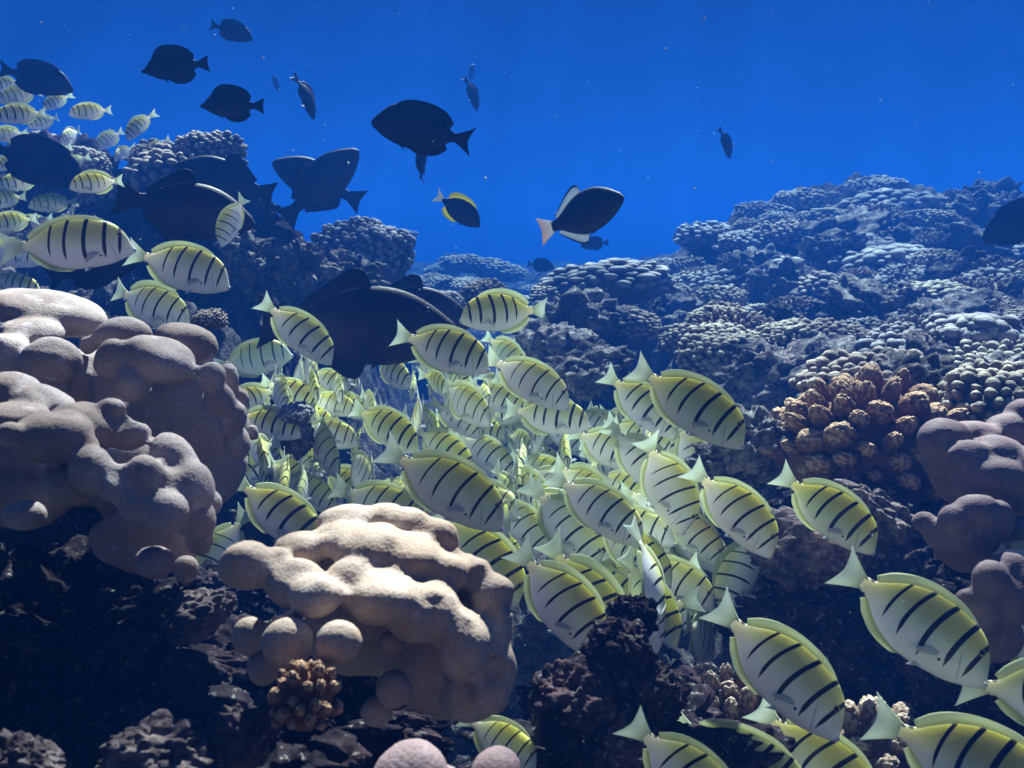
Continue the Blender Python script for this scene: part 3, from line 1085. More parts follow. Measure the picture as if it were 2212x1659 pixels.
def build_fish(sp, mats, bend, spread=.35, ripple=0.0, raise_=1.0):
    """meshes of one fish of unit length: nose at +x, back at +z"""
    out = {}
    pr = np.array(sp.prof)
    xs = pr[0, 0] - (pr[0, 0] - pr[-1, 0]) * (np.linspace(0, 1, 46) ** 1.25)
    top, bot, wid = (spline(pr[:, 0], pr[:, k], xs) for k in (1, 2, 3))
    nr = 28
    th = np.linspace(0, 2 * np.pi, nr, endpoint=False)
    ct, st = np.cos(th), np.sin(th)
    mid, half = (top + bot) / 2, (top - bot) / 2
    yy = np.sign(st) * np.abs(st) ** 1.25
    X = np.repeat(xs[:, None], nr, 1)
    Z = mid[:, None] + half[:, None] * ct[None]
    Y = wid[:, None] * yy[None] * (1 - .10 * ct[None])
    rest = np.stack([X, Y, Z], -1)
    V = rest.copy()
    V[..., 1] += bendf(X, bend)
    f = []
    n = len(xs)
    for i in range(n - 1):
        for j in range(nr):
            k = (j + 1) % nr
            f.append((i * nr + j, (i + 1) * nr + j, (i + 1) * nr + k, i * nr + k))
    vv, rr = V.reshape(-1, 3), rest.reshape(-1, 3)
    nose = np.array([[xs[0] + .003, 0, mid[0]]])
    tl = np.array([[xs[-1] - .004, bendf(xs[-1], bend), mid[-1]]])
    vv = np.concatenate([vv, nose, tl])
    rr = np.concatenate([rr, nose, tl * (1, 0, 1)])
    for j in range(nr):
        k = (j + 1) % nr
        f.append((n * nr, j, k))
        f.append((n * nr + 1, (n - 1) * nr + k, (n - 1) * nr + j))
    b = Buf()
    b.add(vv, f)
    out['body'] = b.mesh('body', mats['body'], rr)

    def strip(nm, tab, lean, sign, mat):
        tab = np.array(tab)
        k = np.linspace(0, 1, 24)
        x = tab[0, 0] + (tab[-1, 0] - tab[0, 0]) * k
        h = np.interp(-x, -tab[:, 0], tab[:, 1]) * raise_
        hh = np.convolve(np.pad(h, 1, 'edge'), [.25, .5, .25], 'valid')
        hh[0] = 0.0
        zb = spline(pr[:, 0], pr[:, 1 if sign > 0 else 2], x)
        m = 5
        t = np.linspace(0, 1, m)
        Xg = x[:, None] - lean * (t[None] * k[:, None])
        Zg = (zb - sign * .010)[:, None] + sign * ((hh + .010)[:, None] * t[None])
        G = np.stack([Xg, bendf(Xg, bend) + ripple * np.sin(k * 9)[:, None] * t[None] ** 2, Zg], -1)
        T = np.zeros_like(G)
        T[..., 1] = 1
        rs = np.stack([np.repeat(k[:, None], m, 1), np.repeat(t[None], 24, 0), 0 * Xg], -1)
        tk = np.repeat((.0050 * (1 - .75 * t))[None], 24, 0)
        bb, r2 = thick_sheet(G, T, rs, tk)
        out[nm] = bb.mesh(nm, mat, r2)

    strip('dorsal_fin', sp.dorsal, sp.dlean, 1, mats.get('dorsal', mats['fin']))
    strip('anal_fin', sp.anal, sp.alean, -1, mats.get('anal', mats['fin']))
    # tail
    tl = sp.tail
    a = np.linspace(-1, 1, 21)
    t = np.linspace(0, 1, 9)
    xe = tl['x1'] + tl['fork'] * (1 - np.abs(a) ** 1.5)
    Xg = tl['x0'] + (xe - tl['x0'])[:, None] * t[None]
    hz = tl['h0'] + (tl['h1'] - tl['h0']) * t ** 1.15
    Zg = tl['zc'] + a[:, None] * hz[None]
    G = np.stack([Xg, bendf(Xg, bend) + ripple * .6 * np.sin(a * 4)[:, None] * t[None], Zg], -1)
    T = np.zeros_like(G)
    T[..., 1] = 1
    rs = np.stack([np.repeat((a / 2 + .5)[:, None], 9, 1), np.repeat(t[None], 21, 0), 0 * Xg], -1)
    tk = np.repeat((.0075 * (1 - .8 * t))[None], 21, 0)
    bb, r2 = thick_sheet(G, T, rs, tk)
    out['tail_fin'] = bb.mesh('tail_fin', mats['tail'], r2)
    # paired fins
    px_, pz, pl, ph = sp.pect
    ix = np.argmin(np.abs(xs - px_))
    for side in (1, -1):
        a = np.linspace(-1, 1, 11)
        t = np.linspace(0, 1, 7)
        L = pl * (1 - .35 * np.abs(a + .25) ** 1.5)
        along = L[:, None] * t[None]
        across = a[:, None] * (ph * (.16 + .84 * t ** .8) * .55)[None]
        ang = spread
        wy = wid[ix] * (1 - abs((pz - mid[ix]) / half[ix]) ** 2) ** .6
        Xg = px_ - along * math.cos(ang) + across * .15
        Yg = side * (wy * .92 + along * math.sin(ang)) + bendf(Xg, bend)
        Zg = pz + across - along * .28
        G = np.stack([Xg, Yg, Zg], -1)
        T = np.zeros_like(G)
        T[..., 1] = math.cos(ang)
        T[..., 0] = side * math.sin(ang)
        rs = np.stack([np.repeat((a / 2 + .5)[:, None], 7, 1), np.repeat(t[None], 11, 0), 0 * Xg], -1)
        bb, r2 = thick_sheet(G, T, rs, np.repeat((.0032 * (1 - .7 * t))[None], 11, 0))
        out['pectoral_fin', side] = bb.mesh('pectoral_fin', mats['pect'], r2)
        qx, qz, ql = sp.pelv
        a2 = np.linspace(-1, 1, 7)
        t2 = np.linspace(0, 1, 5)
        al = ql * (1 - .5 * (a2 * .5 + .5))[:, None] * t2[None]
        Xg = qx - al * .9 - .018 * a2[:, None] * (1 - t2)[None]
        Zg = qz + .012 - al * .42 + .02 * a2[:, None] * t2[None]
        Yg = side * (.010 + al * .22)
        G = np.stack([Xg, Yg + bendf(Xg, bend), Zg], -1)
        T = np.zeros_like(G)
        T[..., 1] = 1
        rs = np.stack([np.repeat((a2 / 2 + .5)[:, None], 5, 1), np.repeat(t2[None], 7, 0), 0 * Xg], -1)
        bb, r2 = thick_sheet(G, T, rs, np.repeat((.0035 * (1 - .7 * t2))[None], 7, 0))
        out['pelvic_fin', side] = bb.mesh('pelvic_fin', mats['pect'], r2)
        ex, ez, er = sp.eye
        ie = np.argmin(np.abs(xs - ex))
        c = (ez - mid[ie]) / half[ie]
        ey = wid[ie] * (math.sqrt(max(0, 1 - c * c))) ** 1.25 * (1 - .1 * c)
        v0, f0 = ico(3)
        tilt = .28
        v = v0 * np.array((er, er * .42, er))
        bb = Buf()
        q = np.array((ex, side * (ey - er * .05), ez))
        w = v.copy()
        w[:, 0] += -side * 0 + v[:, 1] * side * tilt
        bb.add(w + q, f0)
        out['eye', side] = bb.mesh('eye', mats.get('eye', M_EYE), v0)
    mxx, mz, mr = sp.mouth
    v0, f0 = ico(3)
    v = v0 * np.array((mr * .72, mr * .80, mr * .78))
    v[:, 0] -= .35 * mr * np.exp(-(v[:, 2] / (mr * .16)) ** 2) * (v[:, 0] > 0)
    bb = Buf()
    bb.add(v + np.array((mxx, 0, mz)), f0)
    out['mouth'] = bb.mesh('mouth', mats['lip'])
    return out


TM = dict(fin=M_TFIN, tail=M_TTAIL, pect=M_TPEC, lip=M_LIP)
VAR = {}
for nm, mat in (('n', M_TANG), ('y', M_TANGY), ('o', M_TANGO), ('p', M_TANGP)):
    VAR[nm] = [build_fish(TANG, dict(TM, body=mat), bd, sprd, .006, rs_) for bd, sprd, rs_ in ((0, .25, .85), (.25, .55, 1.2), (-.25, .45, .7), (.5, 1.0, 1.1), (-.5, 1.1, .9), (.12, .7, .55), (-.12, .3, 1.3))]
M_DEYE = mat_plain('dark_fish_eye', (.015, .014, .018), .2, .5)
BM = dict(eye=M_DEYE, fin=M_BFIN, tail=M_BFIN, pect=M_BFIN, lip=M_BLIP)
SURGV = [build_fish(SURG, dict(BM, body=M_BLK), bd, sprd, .003) for bd, sprd in ((0, .4), (.3, .8), (-.3, .8))]
SAILV = [build_fish(SAIL, dict(BM, body=M_BLK), bd, sprd, .003) for bd, sprd in ((0, .4), (.25, .8))]
TRIGV = [build_fish(TRIG, dict(BM, body=M_BRN, fin=M_BFINL), bd, sprd, .003) for bd, sprd in ((0, .4), (.25, .8), (-.25, .8))]
GOLD = species(**SURG.__dict__)
GOLD.dorsal = [(a, b * 1.5) for a, b in SURG.dorsal]
GOLD.anal = [(a, b * 1.5) for a, b in SURG.anal]
GOLDV = build_fish(GOLD, dict(BM, body=M_BLK, dorsal=M_GOLD, anal=M_GOLD, tail=M_WTAIL), .1, .4, .003)
PINKV = build_fish(TRIG, dict(BM, body=M_BLK, dorsal=M_WFIN, anal=M_WFIN, tail=M_PTAIL), -.1, .4, .003)


def place_fish(name, parts, px, py, d, L, yaw, pitch, tip=0, flat=1.0):
    o = link(name, parts['body'])
    sg = 1 if math.cos(R(yaw)) >= 0 else -1
    Mx = Matrix.Rotation(R(yaw), 4, 'Z') @ Matrix.Rotation(R(pitch), 4, 'Y') @ Matrix.Rotation(R(tip) * sg, 4, 'X')
    rv = Vector(ray(px, py))
    fw = Vector((rv.x, rv.y, rv.z * .7)).normalized()
    rt = (Vector((1, 0, 0)) - fw * fw.x).normalized()
    up = rt.cross(fw)
    Mx = Matrix((rt, fw, up)).transposed().to_4x4() @ Mx
    o.matrix_world = Matrix.Translation(Vector(P(px, py, d))) @ Mx @ Matrix.Diagonal((L, L, L * flat, 1))
    for k, me in parts.items():
        if k == 'body':
            continue
        c = bpy.data.objects.new(k if isinstance(k, str) else k[0], me)
        COL.objects.link(c)
        c.parent = o
    return o


LT = .17
GT = 'convict tangs of the school'


def tang(px, py, ln, yaw, pitch, label, var='n', bend=0, tip=0, dd=0.0, mark=None):
    d = (.115 if px < 300 and ln < 116 else LT) * F / ln + dd
    L = ln * d / F
    o = place_fish('convict_tang', VAR[var][bend], px, py, d, L, yaw, pitch, tip + random.uniform(-5, 5), random.uniform(.92, 1.08))
    tag(o, label, 'fish', GT)
    LM.append((px, py, mark))
    NAMED.append((px, py, d, ln))
    TAKEN.append((np.array(o.location), L))
    return o


TAKEN = []
NAMED = [(640, 890, 1.66, 60)]
# ---- tangs that can be told apart (pixel of the middle, side-on length in px, heading, nose-down angle)
TT = [
    (145, 527, 275, 8, -2, 'large convict tang swimming level to the right at the left edge', 'p', 2, 0, 0, 'the level left edge tang'),
    (388, 575, 222, 0, 17, 'convict tang nosing down just right of the level left edge tang', 'p', 0, 0, 0, None),
    (322, 657, 205, -28, 20, 'plump convict tang resting right above the upper left lobed coral', 'p', 1, 0, 0, 'the tang above the left coral'),
    (642, 712, 205, 0, 40, 'convict tang diving in front of the black flank of the largest triggerfish', 'p', 0, 4, 0, 'the tang crossing the triggerfish'),
    (1088, 673, 190, 182, 4, 'only big convict tang facing left, at the top right of the school', 'n', 1, 0, 0, 'the left facing tang'),
    (955, 752, 222, 0, 18, 'convict tang under the left facing one, tail over the black triggerfish', 'n', 0, 0, 0, None),
    (1138, 818, 218, -10, 28, 'silvery convict tang with bold bars right below the left facing one', 'p', 0, 0, 0, 'the bold barred silvery tang'),
    (1182, 897, 190, 2, 8, 'pale level convict tang tucked under the bold barred silvery one', 'p', 1, 0, .1, None),
    (1000, 867, 178, -42, 24, 'convict tang with round white lips turned to the camera, centre of the school', 'n', 1, 0, 0, 'the white lipped centre tang'),
    (832, 920, 190, -30, 26, 'yellow backed convict tang left of the white lipped centre tang', 'y', 0, 0, 0, None),
    (690, 955, 200, -58, 36, 'convict tang with spread white pectorals facing the camera, left in the school', 'n', 3, 0, 0, 'the spread finned facing tang'),
    (958, 1045, 318, 0, 31, 'largest yellow backed convict tang in the middle, just above the centre coral', 'y', 0, 3, 0, 'the largest middle tang'),
    (1288, 1092, 250, -6, 34, 'grey violet convict tang with dark face, right of the largest middle one', 'p', 0, 0, 0, 'the grey violet tang'),
    (1488, 868, 296, 0, 33, 'big convict tang with tawny back at the upper right of the school', 'y', 0, 0, 0, 'the tawny backed tang'),
    (1385, 868, 210, 0, 38, 'convict tang half hidden behind the big tawny backed one', 'n', 0, 0, .05, None),
    (1585, 1095, 258, -4, 46, 'steeply diving convict tang with fanned tail at the right rim of the school', 'n', 2, 5, 0, 'the steep right rim tang'),
    (1786, 1098, 262, 0, 37, 'lone yellow green convict tang over the flat pink rock', 'y', 0, 5, 0, None),
    (1972, 1335, 372, 0, 37, 'convict tang before the black rock wall, alone at lower right', 'n', 0, 0, 0, None),
    (1678, 1435, 372, -6, 44, 'large pale convict tang diving towards the stubby finger coral', 'p', 0, 4, 0, None),
    (1210, 1292, 300, 0, 49, 'large convict tang nosing down to the dark rock spire', 'n', 0, 8, 0, 'the tang at the rock spire'),
    (1262, 1280, 280, 6, 52, 'deep yellow convict tang close behind the one at the rock spire', 'y', 1, 18, .14, None),
    (1484, 1140, 212, 4, 42, 'orange sided convict tang beneath the fanned tails at right', 'o', 0, 20, .05, None),
    (1412, 1262, 285, 70, 78, 'convict tang hanging head down with level bars above the rock knob', 'n', 1, 0, .1, 'the head down tang'),
    (1600, 1225, 215, 200, 66, 'bright convict tang curling head down right of the head down one', 'p', 3, 0, .05, None),
    (1512, 1375, 235, 75, 20, 'convict tang seen from the tail, left of the large pale diving one', 'p', 0, 0, .12, None),
    (1590, 1630, 345, 8, 28, 'sunlit convict tang cut by the bottom edge, tail over the finger coral', 'p', 0, 30, 0, None),
    (1765, 1635, 335, 4, 40, 'second sunlit convict tang cut by the bottom edge', 'n', 0, 26, 0, None),
    (2090, 1645, 430, 0, 24, 'convict tang with raised grey fin in the bottom right corner', 'n', 0, 6, 0, None),
    (2275, 1500, 390, 0, 4, 'convict tang leaving at the right edge, only its tail fan showing', 'p', 0, 0, 0, None),
    (2255, 1250, 330, 20, 35, 'convict tang at the right edge beside the lowest lobed coral', 'p', 0, 0, 0, None),
    (2275, 1420, 330, 10, 40, 'yellow convict tang at the right edge above the leaving one', 'y', 0, 0, .1, None),
    (600, 1105, 262, -18, 36, 'convict tang behind the centre coral, its head dipping to the coral', 'n', 0, 0, 0, 'the tang behind the coral'),
    (820, 1090, 225, -8, 22, 'convict tang peeping over the top of the centre coral', 'n', 0, 0, 0, None),
    (1040, 1195, 270, 0, 48, 'deep yellow convict tang at the right shoulder of the centre coral', 'y', 0, 10, .05, None),
    (1222, 1130, 235, -6, 48, 'convict tang overlapped by the grey violet one', 'n', 0, 0, .08, None),
    (475, 1190, 215, 200, 55, 'convict tang glimpsed in the gap between left corals and centre coral', 'n', 0, 0, 0, None),
    (1078, 1598, 200, -15, 30, 'convict tang half hidden under the centre coral at the bottom', 'y', 0, 0, -.85, None),
    (545, 775, 170, 8, -12, 'yellow backed convict tang right of the upper left coral, nose up', 'y', 2, 0, .2, None),
    (497, 668, 112, -30, 22, 'small greenish convict tang between the black triggerfish and left coral', 'n', 1, 0, 0, None),
    (500, 475, 125, 215, 55, 'convict tang diving left past the tail of a black triggerfish', 'p', 0, 0, -.9, None),
    (42, 205, 88, 190, 12, 'small convict tang, topmost of the pair at the left edge', 'p', 1, 0, 0, None),
    (45, 246, 105, 182, 4, 'small convict tang, lower of the pair at the left edge', 'p', 0, 0, 0, None),
    (196, 240, 88, 180, 4, 'small convict tang alone against the blue at upper left', 'n', 0, 0, 0, None),
    (298, 270, 86, 215, 40, 'small convict tang tilting down above the upper left coral', 'n', 3, 0, 0, None),
    (152, 293, 78, 235, 20, 'small convict tang before the tan knobby coral, facing front left', 'p', 0, 0, 0, None),
    (55, 332, 74, 230, 25, 'small convict tang in front of the black fish at the left edge', 'n', 3, 0, -.5, None),
    (338, 326, 84, 225, 40, 'small convict tang in front of the left knobby coral dome', 'n', 1, 0, -1.2, None),
    (45, 392, 95, 170, 10, 'dim convict tang below the black fish at the left edge', 'p', 0, 0, 0, None),
    (208, 394, 110, 184, 6, 'convict tang with white pectoral beside the knobby coral patch', 'n', 1, 0, -.4, None),
    (116, 438, 100, 180, 4, 'yellow backed convict tang above the level left edge tang', 'y', 0, 0, 0, None),
    (28, 478, 100, 175, 8, 'convict tang half cut by the left edge above the level one', 'y', 0, 0, 0, None),
    (245, 472, 80, 20, 30, 'little convict tang over the nose of the level left edge tang', 'n', 3, 0, 0, None),
    (15, 545, 150, 10, 10, 'blurred convict tang at the left edge behind the level one', 'n', 0, 0, .1, None),
    (70, 595, 130, 0, 30, 'dim convict tang below the level left edge tang', 'n', 0, 0, .2, None),
    (242, 615, 140, 100, 20, 'convict tang seen end on between the two upper left tangs', 'n', 0, 0, .3, None),
    (1292, 918, 150, -12, 22, 'convict tang tucked below left of the tawny backed one', 'n', 0, 0, .1, None),
    (1310, 965, 180, -6, 24, 'pale convict tang above the white sunlit pair at right', 'p', 0, 0, 0, None),
    (1385, 990, 220, 20, 45, 'white sunlit convict tang right of the pale one, fins raised', 'p', 0, 22, .1, None),
    (1440, 1040, 240, 25, 62, 'sunlit convict tang with level bars, left of the steep right rim one', 'n', 2, 18, .05, None),
    (1500, 985, 185, 30, 60, 'sunlit convict tang just under the tawny backed one', 'p', 0, 20, .15, None),
    (955, 965, 180, -30, 30, 'convict tang with yellow fin above the largest middle one', 'y', 0, 0, .1, None),
    (1045, 975, 170, -20, 32, 'convict tang just right of the yellow finned middle one', 'n', 0, 0, .2, None),
    (95, 262, 74, 200, 15, 'little convict tang right of the pair at the left edge', 'n', 2, 0, .2, None),
    (18, 290, 80, 185, 5, 'little convict tang at the left edge just under the pair', 'n', 6, 0, .1, None),
    (160, 350, 72, 185, 20, 'little convict tang over the dark fish, left of the white pectoral one', 'p', 5, 0, -.3, None),
    (262, 330, 66, 240, 25, 'tiny convict tang between the tan knobby coral and left dome', 'n', 3, 0, -.4, None),
    (20, 350, 70, 200, 20, 'tiny convict tang by the left edge over the large black fish', 'p', 1, 0, -.6, None),
    (160, 470, 84, 185, 12, 'small convict tang above the back of the level left edge tang', 'n', 6, 0, .2, None),
    (80, 415, 76, 250, 15, 'small convict tang facing the camera under the large black fish', 'n', 4, 0, .1, None),
    (225, 445, 76, 170, 8, 'small convict tang under the white pectoral one', 'p', 2, 0, .2, None),
    (70, 482, 90, 190, 15, 'small convict tang right of the half cut one at left', 'y', 5, 0, .2, None),
    (10, 180, 76, 190, 10, 'tiny convict tang above the pair, cut by the left edge', 'p', 2, 0, .1, None),
    (120, 218, 70, 210, 25, 'tiny convict tang between the left edge pair and the lone one', 'n', 3, 0, .2, None),
    (235, 300, 70, 200, 30, 'tiny convict tang left of the one tilting over the upper left coral', 'n', 1, 0, .2, None),
    (120, 325, 72, 190, 15, 'tiny convict tang below the one before the tan knobby coral', 'n', 5, 0, -.4, None),
    (10, 430, 92, 185, 8, 'convict tang cut by the left edge over the half cut one', 'n', 2, 0, -.1, None),
    (180, 430, 80, 160, 20, 'small convict tang between the yellow backed and white pectoral ones', 'n', 6, 0, .1, None),
    (255, 400, 70, 240, 25, 'tiny convict tang on the right of the white pectoral one', 'p', 4, 0, -.2, None),
    (300, 520, 100, 30, 20, 'small convict tang over the tail of the nosing down one', 'n', 2, 0, .2, None),
    (200, 620, 120, 20, 25, 'convict tang in the shade below the nose of the level one', 'n', 1, 0, .1, None),
    (30, 610, 110, 10, 15, 'dim convict tang just over the left end of the upper coral', 'n', 5, 0, .1, None),
    (430, 640, 120, -60, 20, 'greenish convict tang facing out behind the plump one', 'n', 4, 0, .1, None),
    (455, 720, 130, 15, 30, 'greenish convict tang over the right end of the upper left coral', 'y', 2, 0, .2, None),
    (560, 720, 130, -20, 25, 'convict tang in shadow under the largest triggerfish tail', 'n', 5, 0, .2, None),
    (1480, 1668, 345, 10, 45, 'convict tang at the bottom edge left of the sunlit pair', 'p', 2, 15, -.2, None),
    (1690, 1560, 330, 20, 45, 'convict tang behind the large pale diving one near the bottom', 'n', 5, 20, .15, None),
    (845, 800, 150, -55, 20, 'convict tang facing out below the belly of the triggerfish', 'n', 0, 0, .2, None),
]
for q in TT:
    tang(*q)

# ---- dark fish of open water: (species variant, middle px, side-on length px, true length m, heading, nose down, label)
DK = [
    ('dark_surgeonfish', SAILV[0], 380, 142, 145, .21, 182, 5, 'black deep bodied surgeonfish with pointed snout at upper left, facing left'),
    ('dark_surgeonfish', SAILV[1], 503, 226, 138, .20, 178, -3, 'black deep bodied surgeonfish facing left, just below the pointed snouted one'),
    ('dark_surgeonfish', SURGV[1], 500, 66, 92, .20, 5, 16, 'dim dark surgeonfish facing right, topmost in the picture'),
    ('dark_surgeonfish', SURGV[0], 78, 168, 150, .22, 0, 14, 'black oval surgeonfish facing right at the left edge above striped tangs'),
    ('dark_surgeonfish', SURGV[1], 664, 208, 105, .22, 60, 58, 'dark surgeonfish heading down with a pale fin edge, upper left of centre'),
    ('dark_surgeonfish', SURGV[0], 597, 182, 46, .20, 120, -50, 'tiny faint fish far off beside the downward heading one'),
    ('dark_surgeonfish', SURGV[0], 915, 280, 222, .28, 182, -14, 'big black surgeonfish facing left against the blue, top centre'),
    ('dark_surgeonfish', SURGV[2], 908, 352, 92, .18, 60, -62, 'small dark surgeonfish partly hidden under the big black top centre one'),
    ('dark_surgeonfish', SURGV[1], 1022, 202, 76, .22, 55, 62, 'small dim surgeonfish hanging head down right of top centre'),
    ('dark_surgeonfish', SURGV[0], 1018, 158, 46, .22, 60, -60, 'ghostly faint fish above the small head down one'),
    ('dark_surgeonfish', SURGV[1], 1570, 308, 72, .22, 55, 62, 'lone small dark surgeonfish in the blue right of centre'),
    ('black_triggerfish', TRIGV[0], 690, 398, 222, .30, 2, -44, 'black triggerfish climbing up right with pale fin lines, left of centre'),
    ('black_triggerfish', TRIGV[1], 688, 392, 205, .30, 180, -26, 'brown black triggerfish crossing behind the climbing one, facing left'),
    ('black_triggerfish', TRIGV[0], 488, 388, 215, .30, 180, -18, 'black triggerfish before the upper left coral, tail to the right'),
    ('black_triggerfish', TRIGV[2], 400, 450, 300, .33, 8, 10, 'big black triggerfish above the two upper left tangs, pale line on its fin'),
    ('dark_surgeonfish', SURGV[0], 78, 348, 215, .28, 2, 20, 'large black surgeonfish cut by the left edge, behind small tangs'),
    ('black_triggerfish', TRIGV[0], 775, 700, 430, .38, 0, 2, 'largest black triggerfish, purplish, over the packed school in the centre'),
    ('black_triggerfish', TRIGV[0], 890, 668, 270, .30, 0, 10, 'second big triggerfish with raised fin, right behind the largest one'),
    ('dark_surgeonfish', SURGV[0], 2225, 475, 200, .27, 180, 20, 'black surgeonfish cut by the right edge above the reef'),
    ('dark_surgeonfish', SURGV[1], 205, 572, 210, .22, 0, -18, 'black fish in the shadow under the level left edge tang'),
    ('dark_surgeonfish', SURGV[0], 1285, 526, 62, .24, 180, 5, 'faint dark fish behind the pink tailed triggerfish'),
    ('dark_surgeonfish', SURGV[0], 1168, 573, 60, .24, 0, 5, 'faint dark fish low over the far reef in the centre'),
    ('dark_surgeonfish', SURGV[0], 603, 530, 56, .22, 0, 5, 'faint dark fish behind the pale crusted crag'),
    ('dark_surgeonfish', SURGV[2], 285, 350, 60, .22, 60, 20, 'dark blue fish tail beside the left knobby coral dome'),
]
for nm, parts, px, py, ln, L, yaw, pit, lab in DK:
    L *= .62 if (py < 320 and px > 100) or ln < 100 else .88 if px < 600 else 1
    d = L * F / ln
    tag(place_fish(nm, parts, px, py, d, L, yaw, pit), lab, 'fish', 'dark fish above the reef')
d = .15 * F / 118
tag(place_fish('goldrim_surgeonfish', GOLDV, 990, 452, d, .15, 10, 32), 'black tang with golden fins and white tail in the centre', 'fish')
d = .22 * F / 235
tag(place_fish('pinktail_triggerfish', PINKV, 1256, 462, d, .22, -40, -20), 'black triggerfish with pink tail and clear black edged fins, right of centre', 'fish')

# ---- the packed middle of the school
POLY = [(450, 690), (560, 745), (650, 800), (760, 790), (900, 775), (1010, 790), (1110, 745), (1260, 880), (1340, 905), (1480, 960), (1540, 1040), (1560, 1180), (1500, 1330),
        (1380, 1330), (1280, 1260), (1140, 1210), (1000, 1140), (900, 1080), (700, 1060), (560, 1060), (540, 940), (520, 830), (450, 760)]


def inside(x, y):
    c = False
    for (x0, y0), (x1, y1) in zip(POLY, POLY[1:] + POLY[:1]):
        if (y0 > y) != (y1 > y) and x < (x1 - x0) * (y - y0) / (y1 - y0) + x0:
            c = not c
    return c


FILL = []
rr = random.Random(21)
tries = 0
while len(FILL) < 205 and tries < 60000:
    tries += 1
    x, y = rr.uniform(440, 1570), rr.uniform(680, 1340)
    if not inside(x, y):
        continue
    base = 118 + (y - 760) * .20 + max(0, x - 1150) * .06
    ln = base * rr.uniform(.80, 1.12)
    LF = LT if x > 1150 else .128 + (LT - .128) * max(0, x - 850) / 300
    d = LF * F / ln
    p = P(x, y, d)
    if any(np.linalg.norm(p - q) < .40 * LF for q, _ in TAKEN):
        continue
    if any(d < nd + .04 and math.hypot(x - nx, y - ny) < .30 * nl + .22 * ln for nx, ny, nd, nl in NAMED):
        continue
    if p[2] < ground(p[0], p[1]) + .05:
        continue
    u = rr.random()
    if u < (.55 if x < 1020 else .26):
        yaw, pit, bd = rr.uniform(-105, -65), rr.uniform(10, 35), rr.choice((0, 1, 2, 3, 4, 5, 6))
    elif u < .84:
        yaw, pit, bd = rr.uniform(-45, 20), rr.uniform(12, 48), rr.choice((0, 0, 1, 2, 3, 5, 6))
    elif u < .93:
        yaw, pit, bd = rr.uniform(150, 215), rr.uniform(5, 35), rr.choice((0, 1, 2))
    else:
        yaw, pit, bd = rr.uniform(60, 110), rr.uniform(10, 50), rr.choice((0, 1, 2))
    o = place_fish('convict_tang', VAR[rr.choice('nnnppy')][bd], x, y, d, LF, yaw, pit, rr.uniform(-14, 16), rr.uniform(.92, 1.08))
    TAKEN.append((np.array(p), LF))
    FILL.append((o, x, y, yaw, ln))
MARKS = [m for m in LM if m[2]]
used = {}
for o, x, y, yaw, ln in FILL:
    h = 'facing the camera' if -115 < yaw < -60 else 'heading right' if -60 <= yaw < 45 else 'facing left' if yaw > 130 else 'swimming away'
    order = sorted(MARKS, key=lambda m: math.hypot(m[0] - x, m[1] - y))
    for m in order:
        dx, dy = x - m[0], y - m[1]
        rel = ('right of' if dx > 0 else 'left of') if abs(dx) > 1.4 * abs(dy) else ('below' if dy > 0 else 'above') if abs(dy) > 1.4 * abs(dx) else \
            ('below and right of' if dx > 0 else 'below and left of') if dy > 0 else ('above and right of' if dx > 0 else 'above and left of')
        lab = 'packed convict tang %s, %s %s' % (h, rel, m[2])
        if lab not in used:
            break
    used[lab] = 1
    tag(o, lab, 'fish', GT)

# ------------------------------------------------------------------ drifting specks
b = Buf()
v0, f0 = ico(1)
rs = np.random.default_rng(5)
for k in range(330):
    px, py = rs.uniform(-200, 2400), rs.uniform(-50, 1700)
    d = rs.uniform(.5, 3.2)
    p = P(px, py, d)
    if p[2] < -.8:
        continue
    r = d * rs.uniform(.0003, .0008) * (1.8 if rs.random() < .08 else 1)
    b.add(v0 * r * np.array((1, 1, rs.uniform(.6, 1.8))) + p, f0)
n = NT('marine_snow')
o = link('drifting_particles', b.mesh('drifting_particles', n.done(n.bsdf((.8, .8, .8), .9, .1))))
tag(o, 'tiny pale specks drifting in the water', 'particles', kind='stuff')

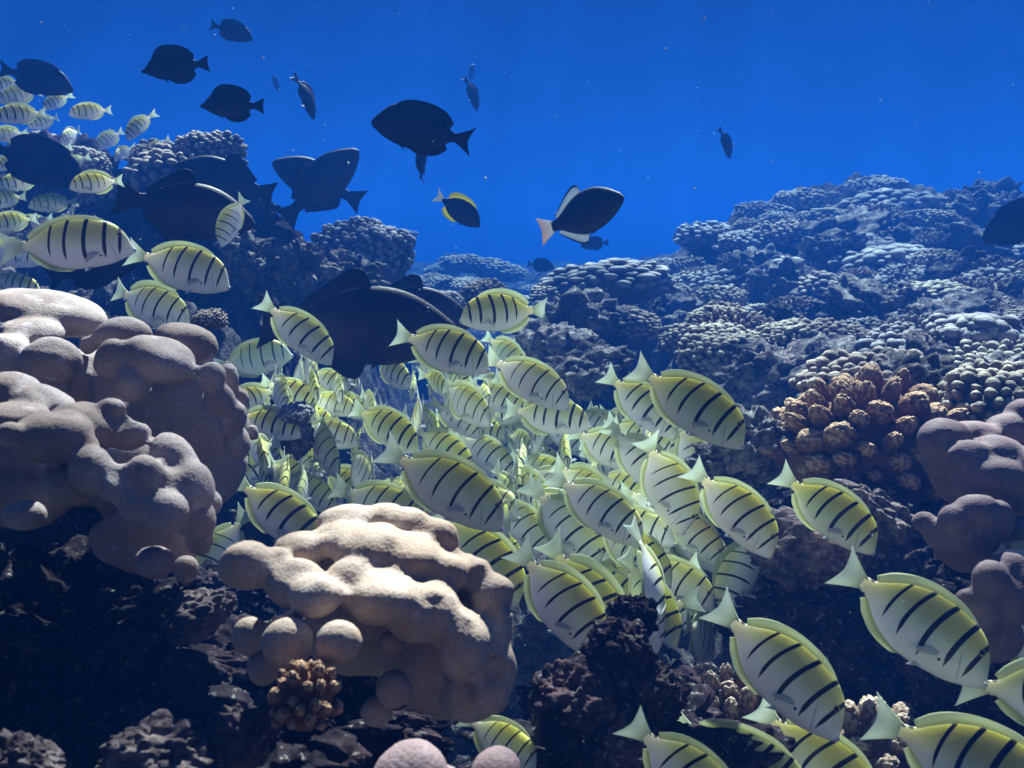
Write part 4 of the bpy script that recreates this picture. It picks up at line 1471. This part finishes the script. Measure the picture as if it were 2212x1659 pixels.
# ------------------------------------------------------------------ added unseen sheet overhead: dapples painted into its transparency stand in for focused sunlight
bm = bmesh.new()
bmesh.ops.create_grid(bm, x_segments=60, y_segments=60, size=1)
me = bpy.data.meshes.new('dapple_sheet')
for v in bm.verts:
    v.co = Vector((v.co.x * 9 + .5, 5.6 + v.co.y * 8.6, 3.4 + .03 * math.sin(v.co.x * 31) * math.sin(v.co.y * 27 + v.co.x * 9)))
bm.to_mesh(me)
bm.free()
n = NT('dapple_pattern')
p = wpos(n)
wv = n.n('ShaderNodeTexNoise')
n.put(wv.inputs['Vector'], p)
wv.inputs['Scale'].default_value = 1.6
wv.inputs['Detail'].default_value = 2
va = n.n('ShaderNodeVectorMath', operation='MULTIPLY_ADD')
n.put(va.inputs[0], wv.outputs['Color'])
va.inputs[1].default_value = (.55, .55, 0)
n.put(va.inputs[2], p)
c1 = n.voro(va.outputs[0], 2.3, 'DISTANCE_TO_EDGE')
c2 = n.voro(va.outputs[0], 5.1, 'DISTANCE_TO_EDGE')
k = n.math('ADD', n.math('MULTIPLY', n.ss(.20, .0, c1), .75), n.math('MULTIPLY', n.ss(.25, .0, c2), .35))
k = n.math('ADD', k, n.math('MULTIPLY', n.ss(.38, .66, n.noise(p, .9, 2)), .55))
k = n.math('ADD', k, .55)
cb = n.n('ShaderNodeCombineColor')
for q in range(3):
    n.put(cb.inputs[q], k)
tp = n.n('ShaderNodeBsdfTransparent')
n.put(tp.inputs[0], cb.outputs[0])
me.materials.append(n.done(tp.outputs[0]))
o = link('dapple_sheet', me)
o['kind'] = 'structure'

# ------------------------------------------------------------------ the water's own haze
bm = bmesh.new()
bmesh.ops.create_cube(bm, size=1)
me = bpy.data.meshes.new('haze')
for v in bm.verts:
    v.co = Vector((v.co.x * 260, 128.6 + v.co.y * 260, -5.1 + v.co.z * 12.5))
bm.to_mesh(me)
bm.free()
hz = NT('haze')
pv = hz.n('ShaderNodeVolumePrincipled')
pv.inputs['Color'].default_value = (.004, .036, .180, 1)
pv.inputs['Density'].default_value = .20
pv.inputs['Anisotropy'].default_value = .3
pv.inputs['Absorption Color'].default_value = (.06, .36, .54, 1)
hz.t.links.new(pv.outputs[0], hz.out.inputs['Volume'])
me.materials.append(hz.m)
o = link('haze', me)
o['kind'] = 'stuff'
o['label'] = 'blue water haze filling the scene'
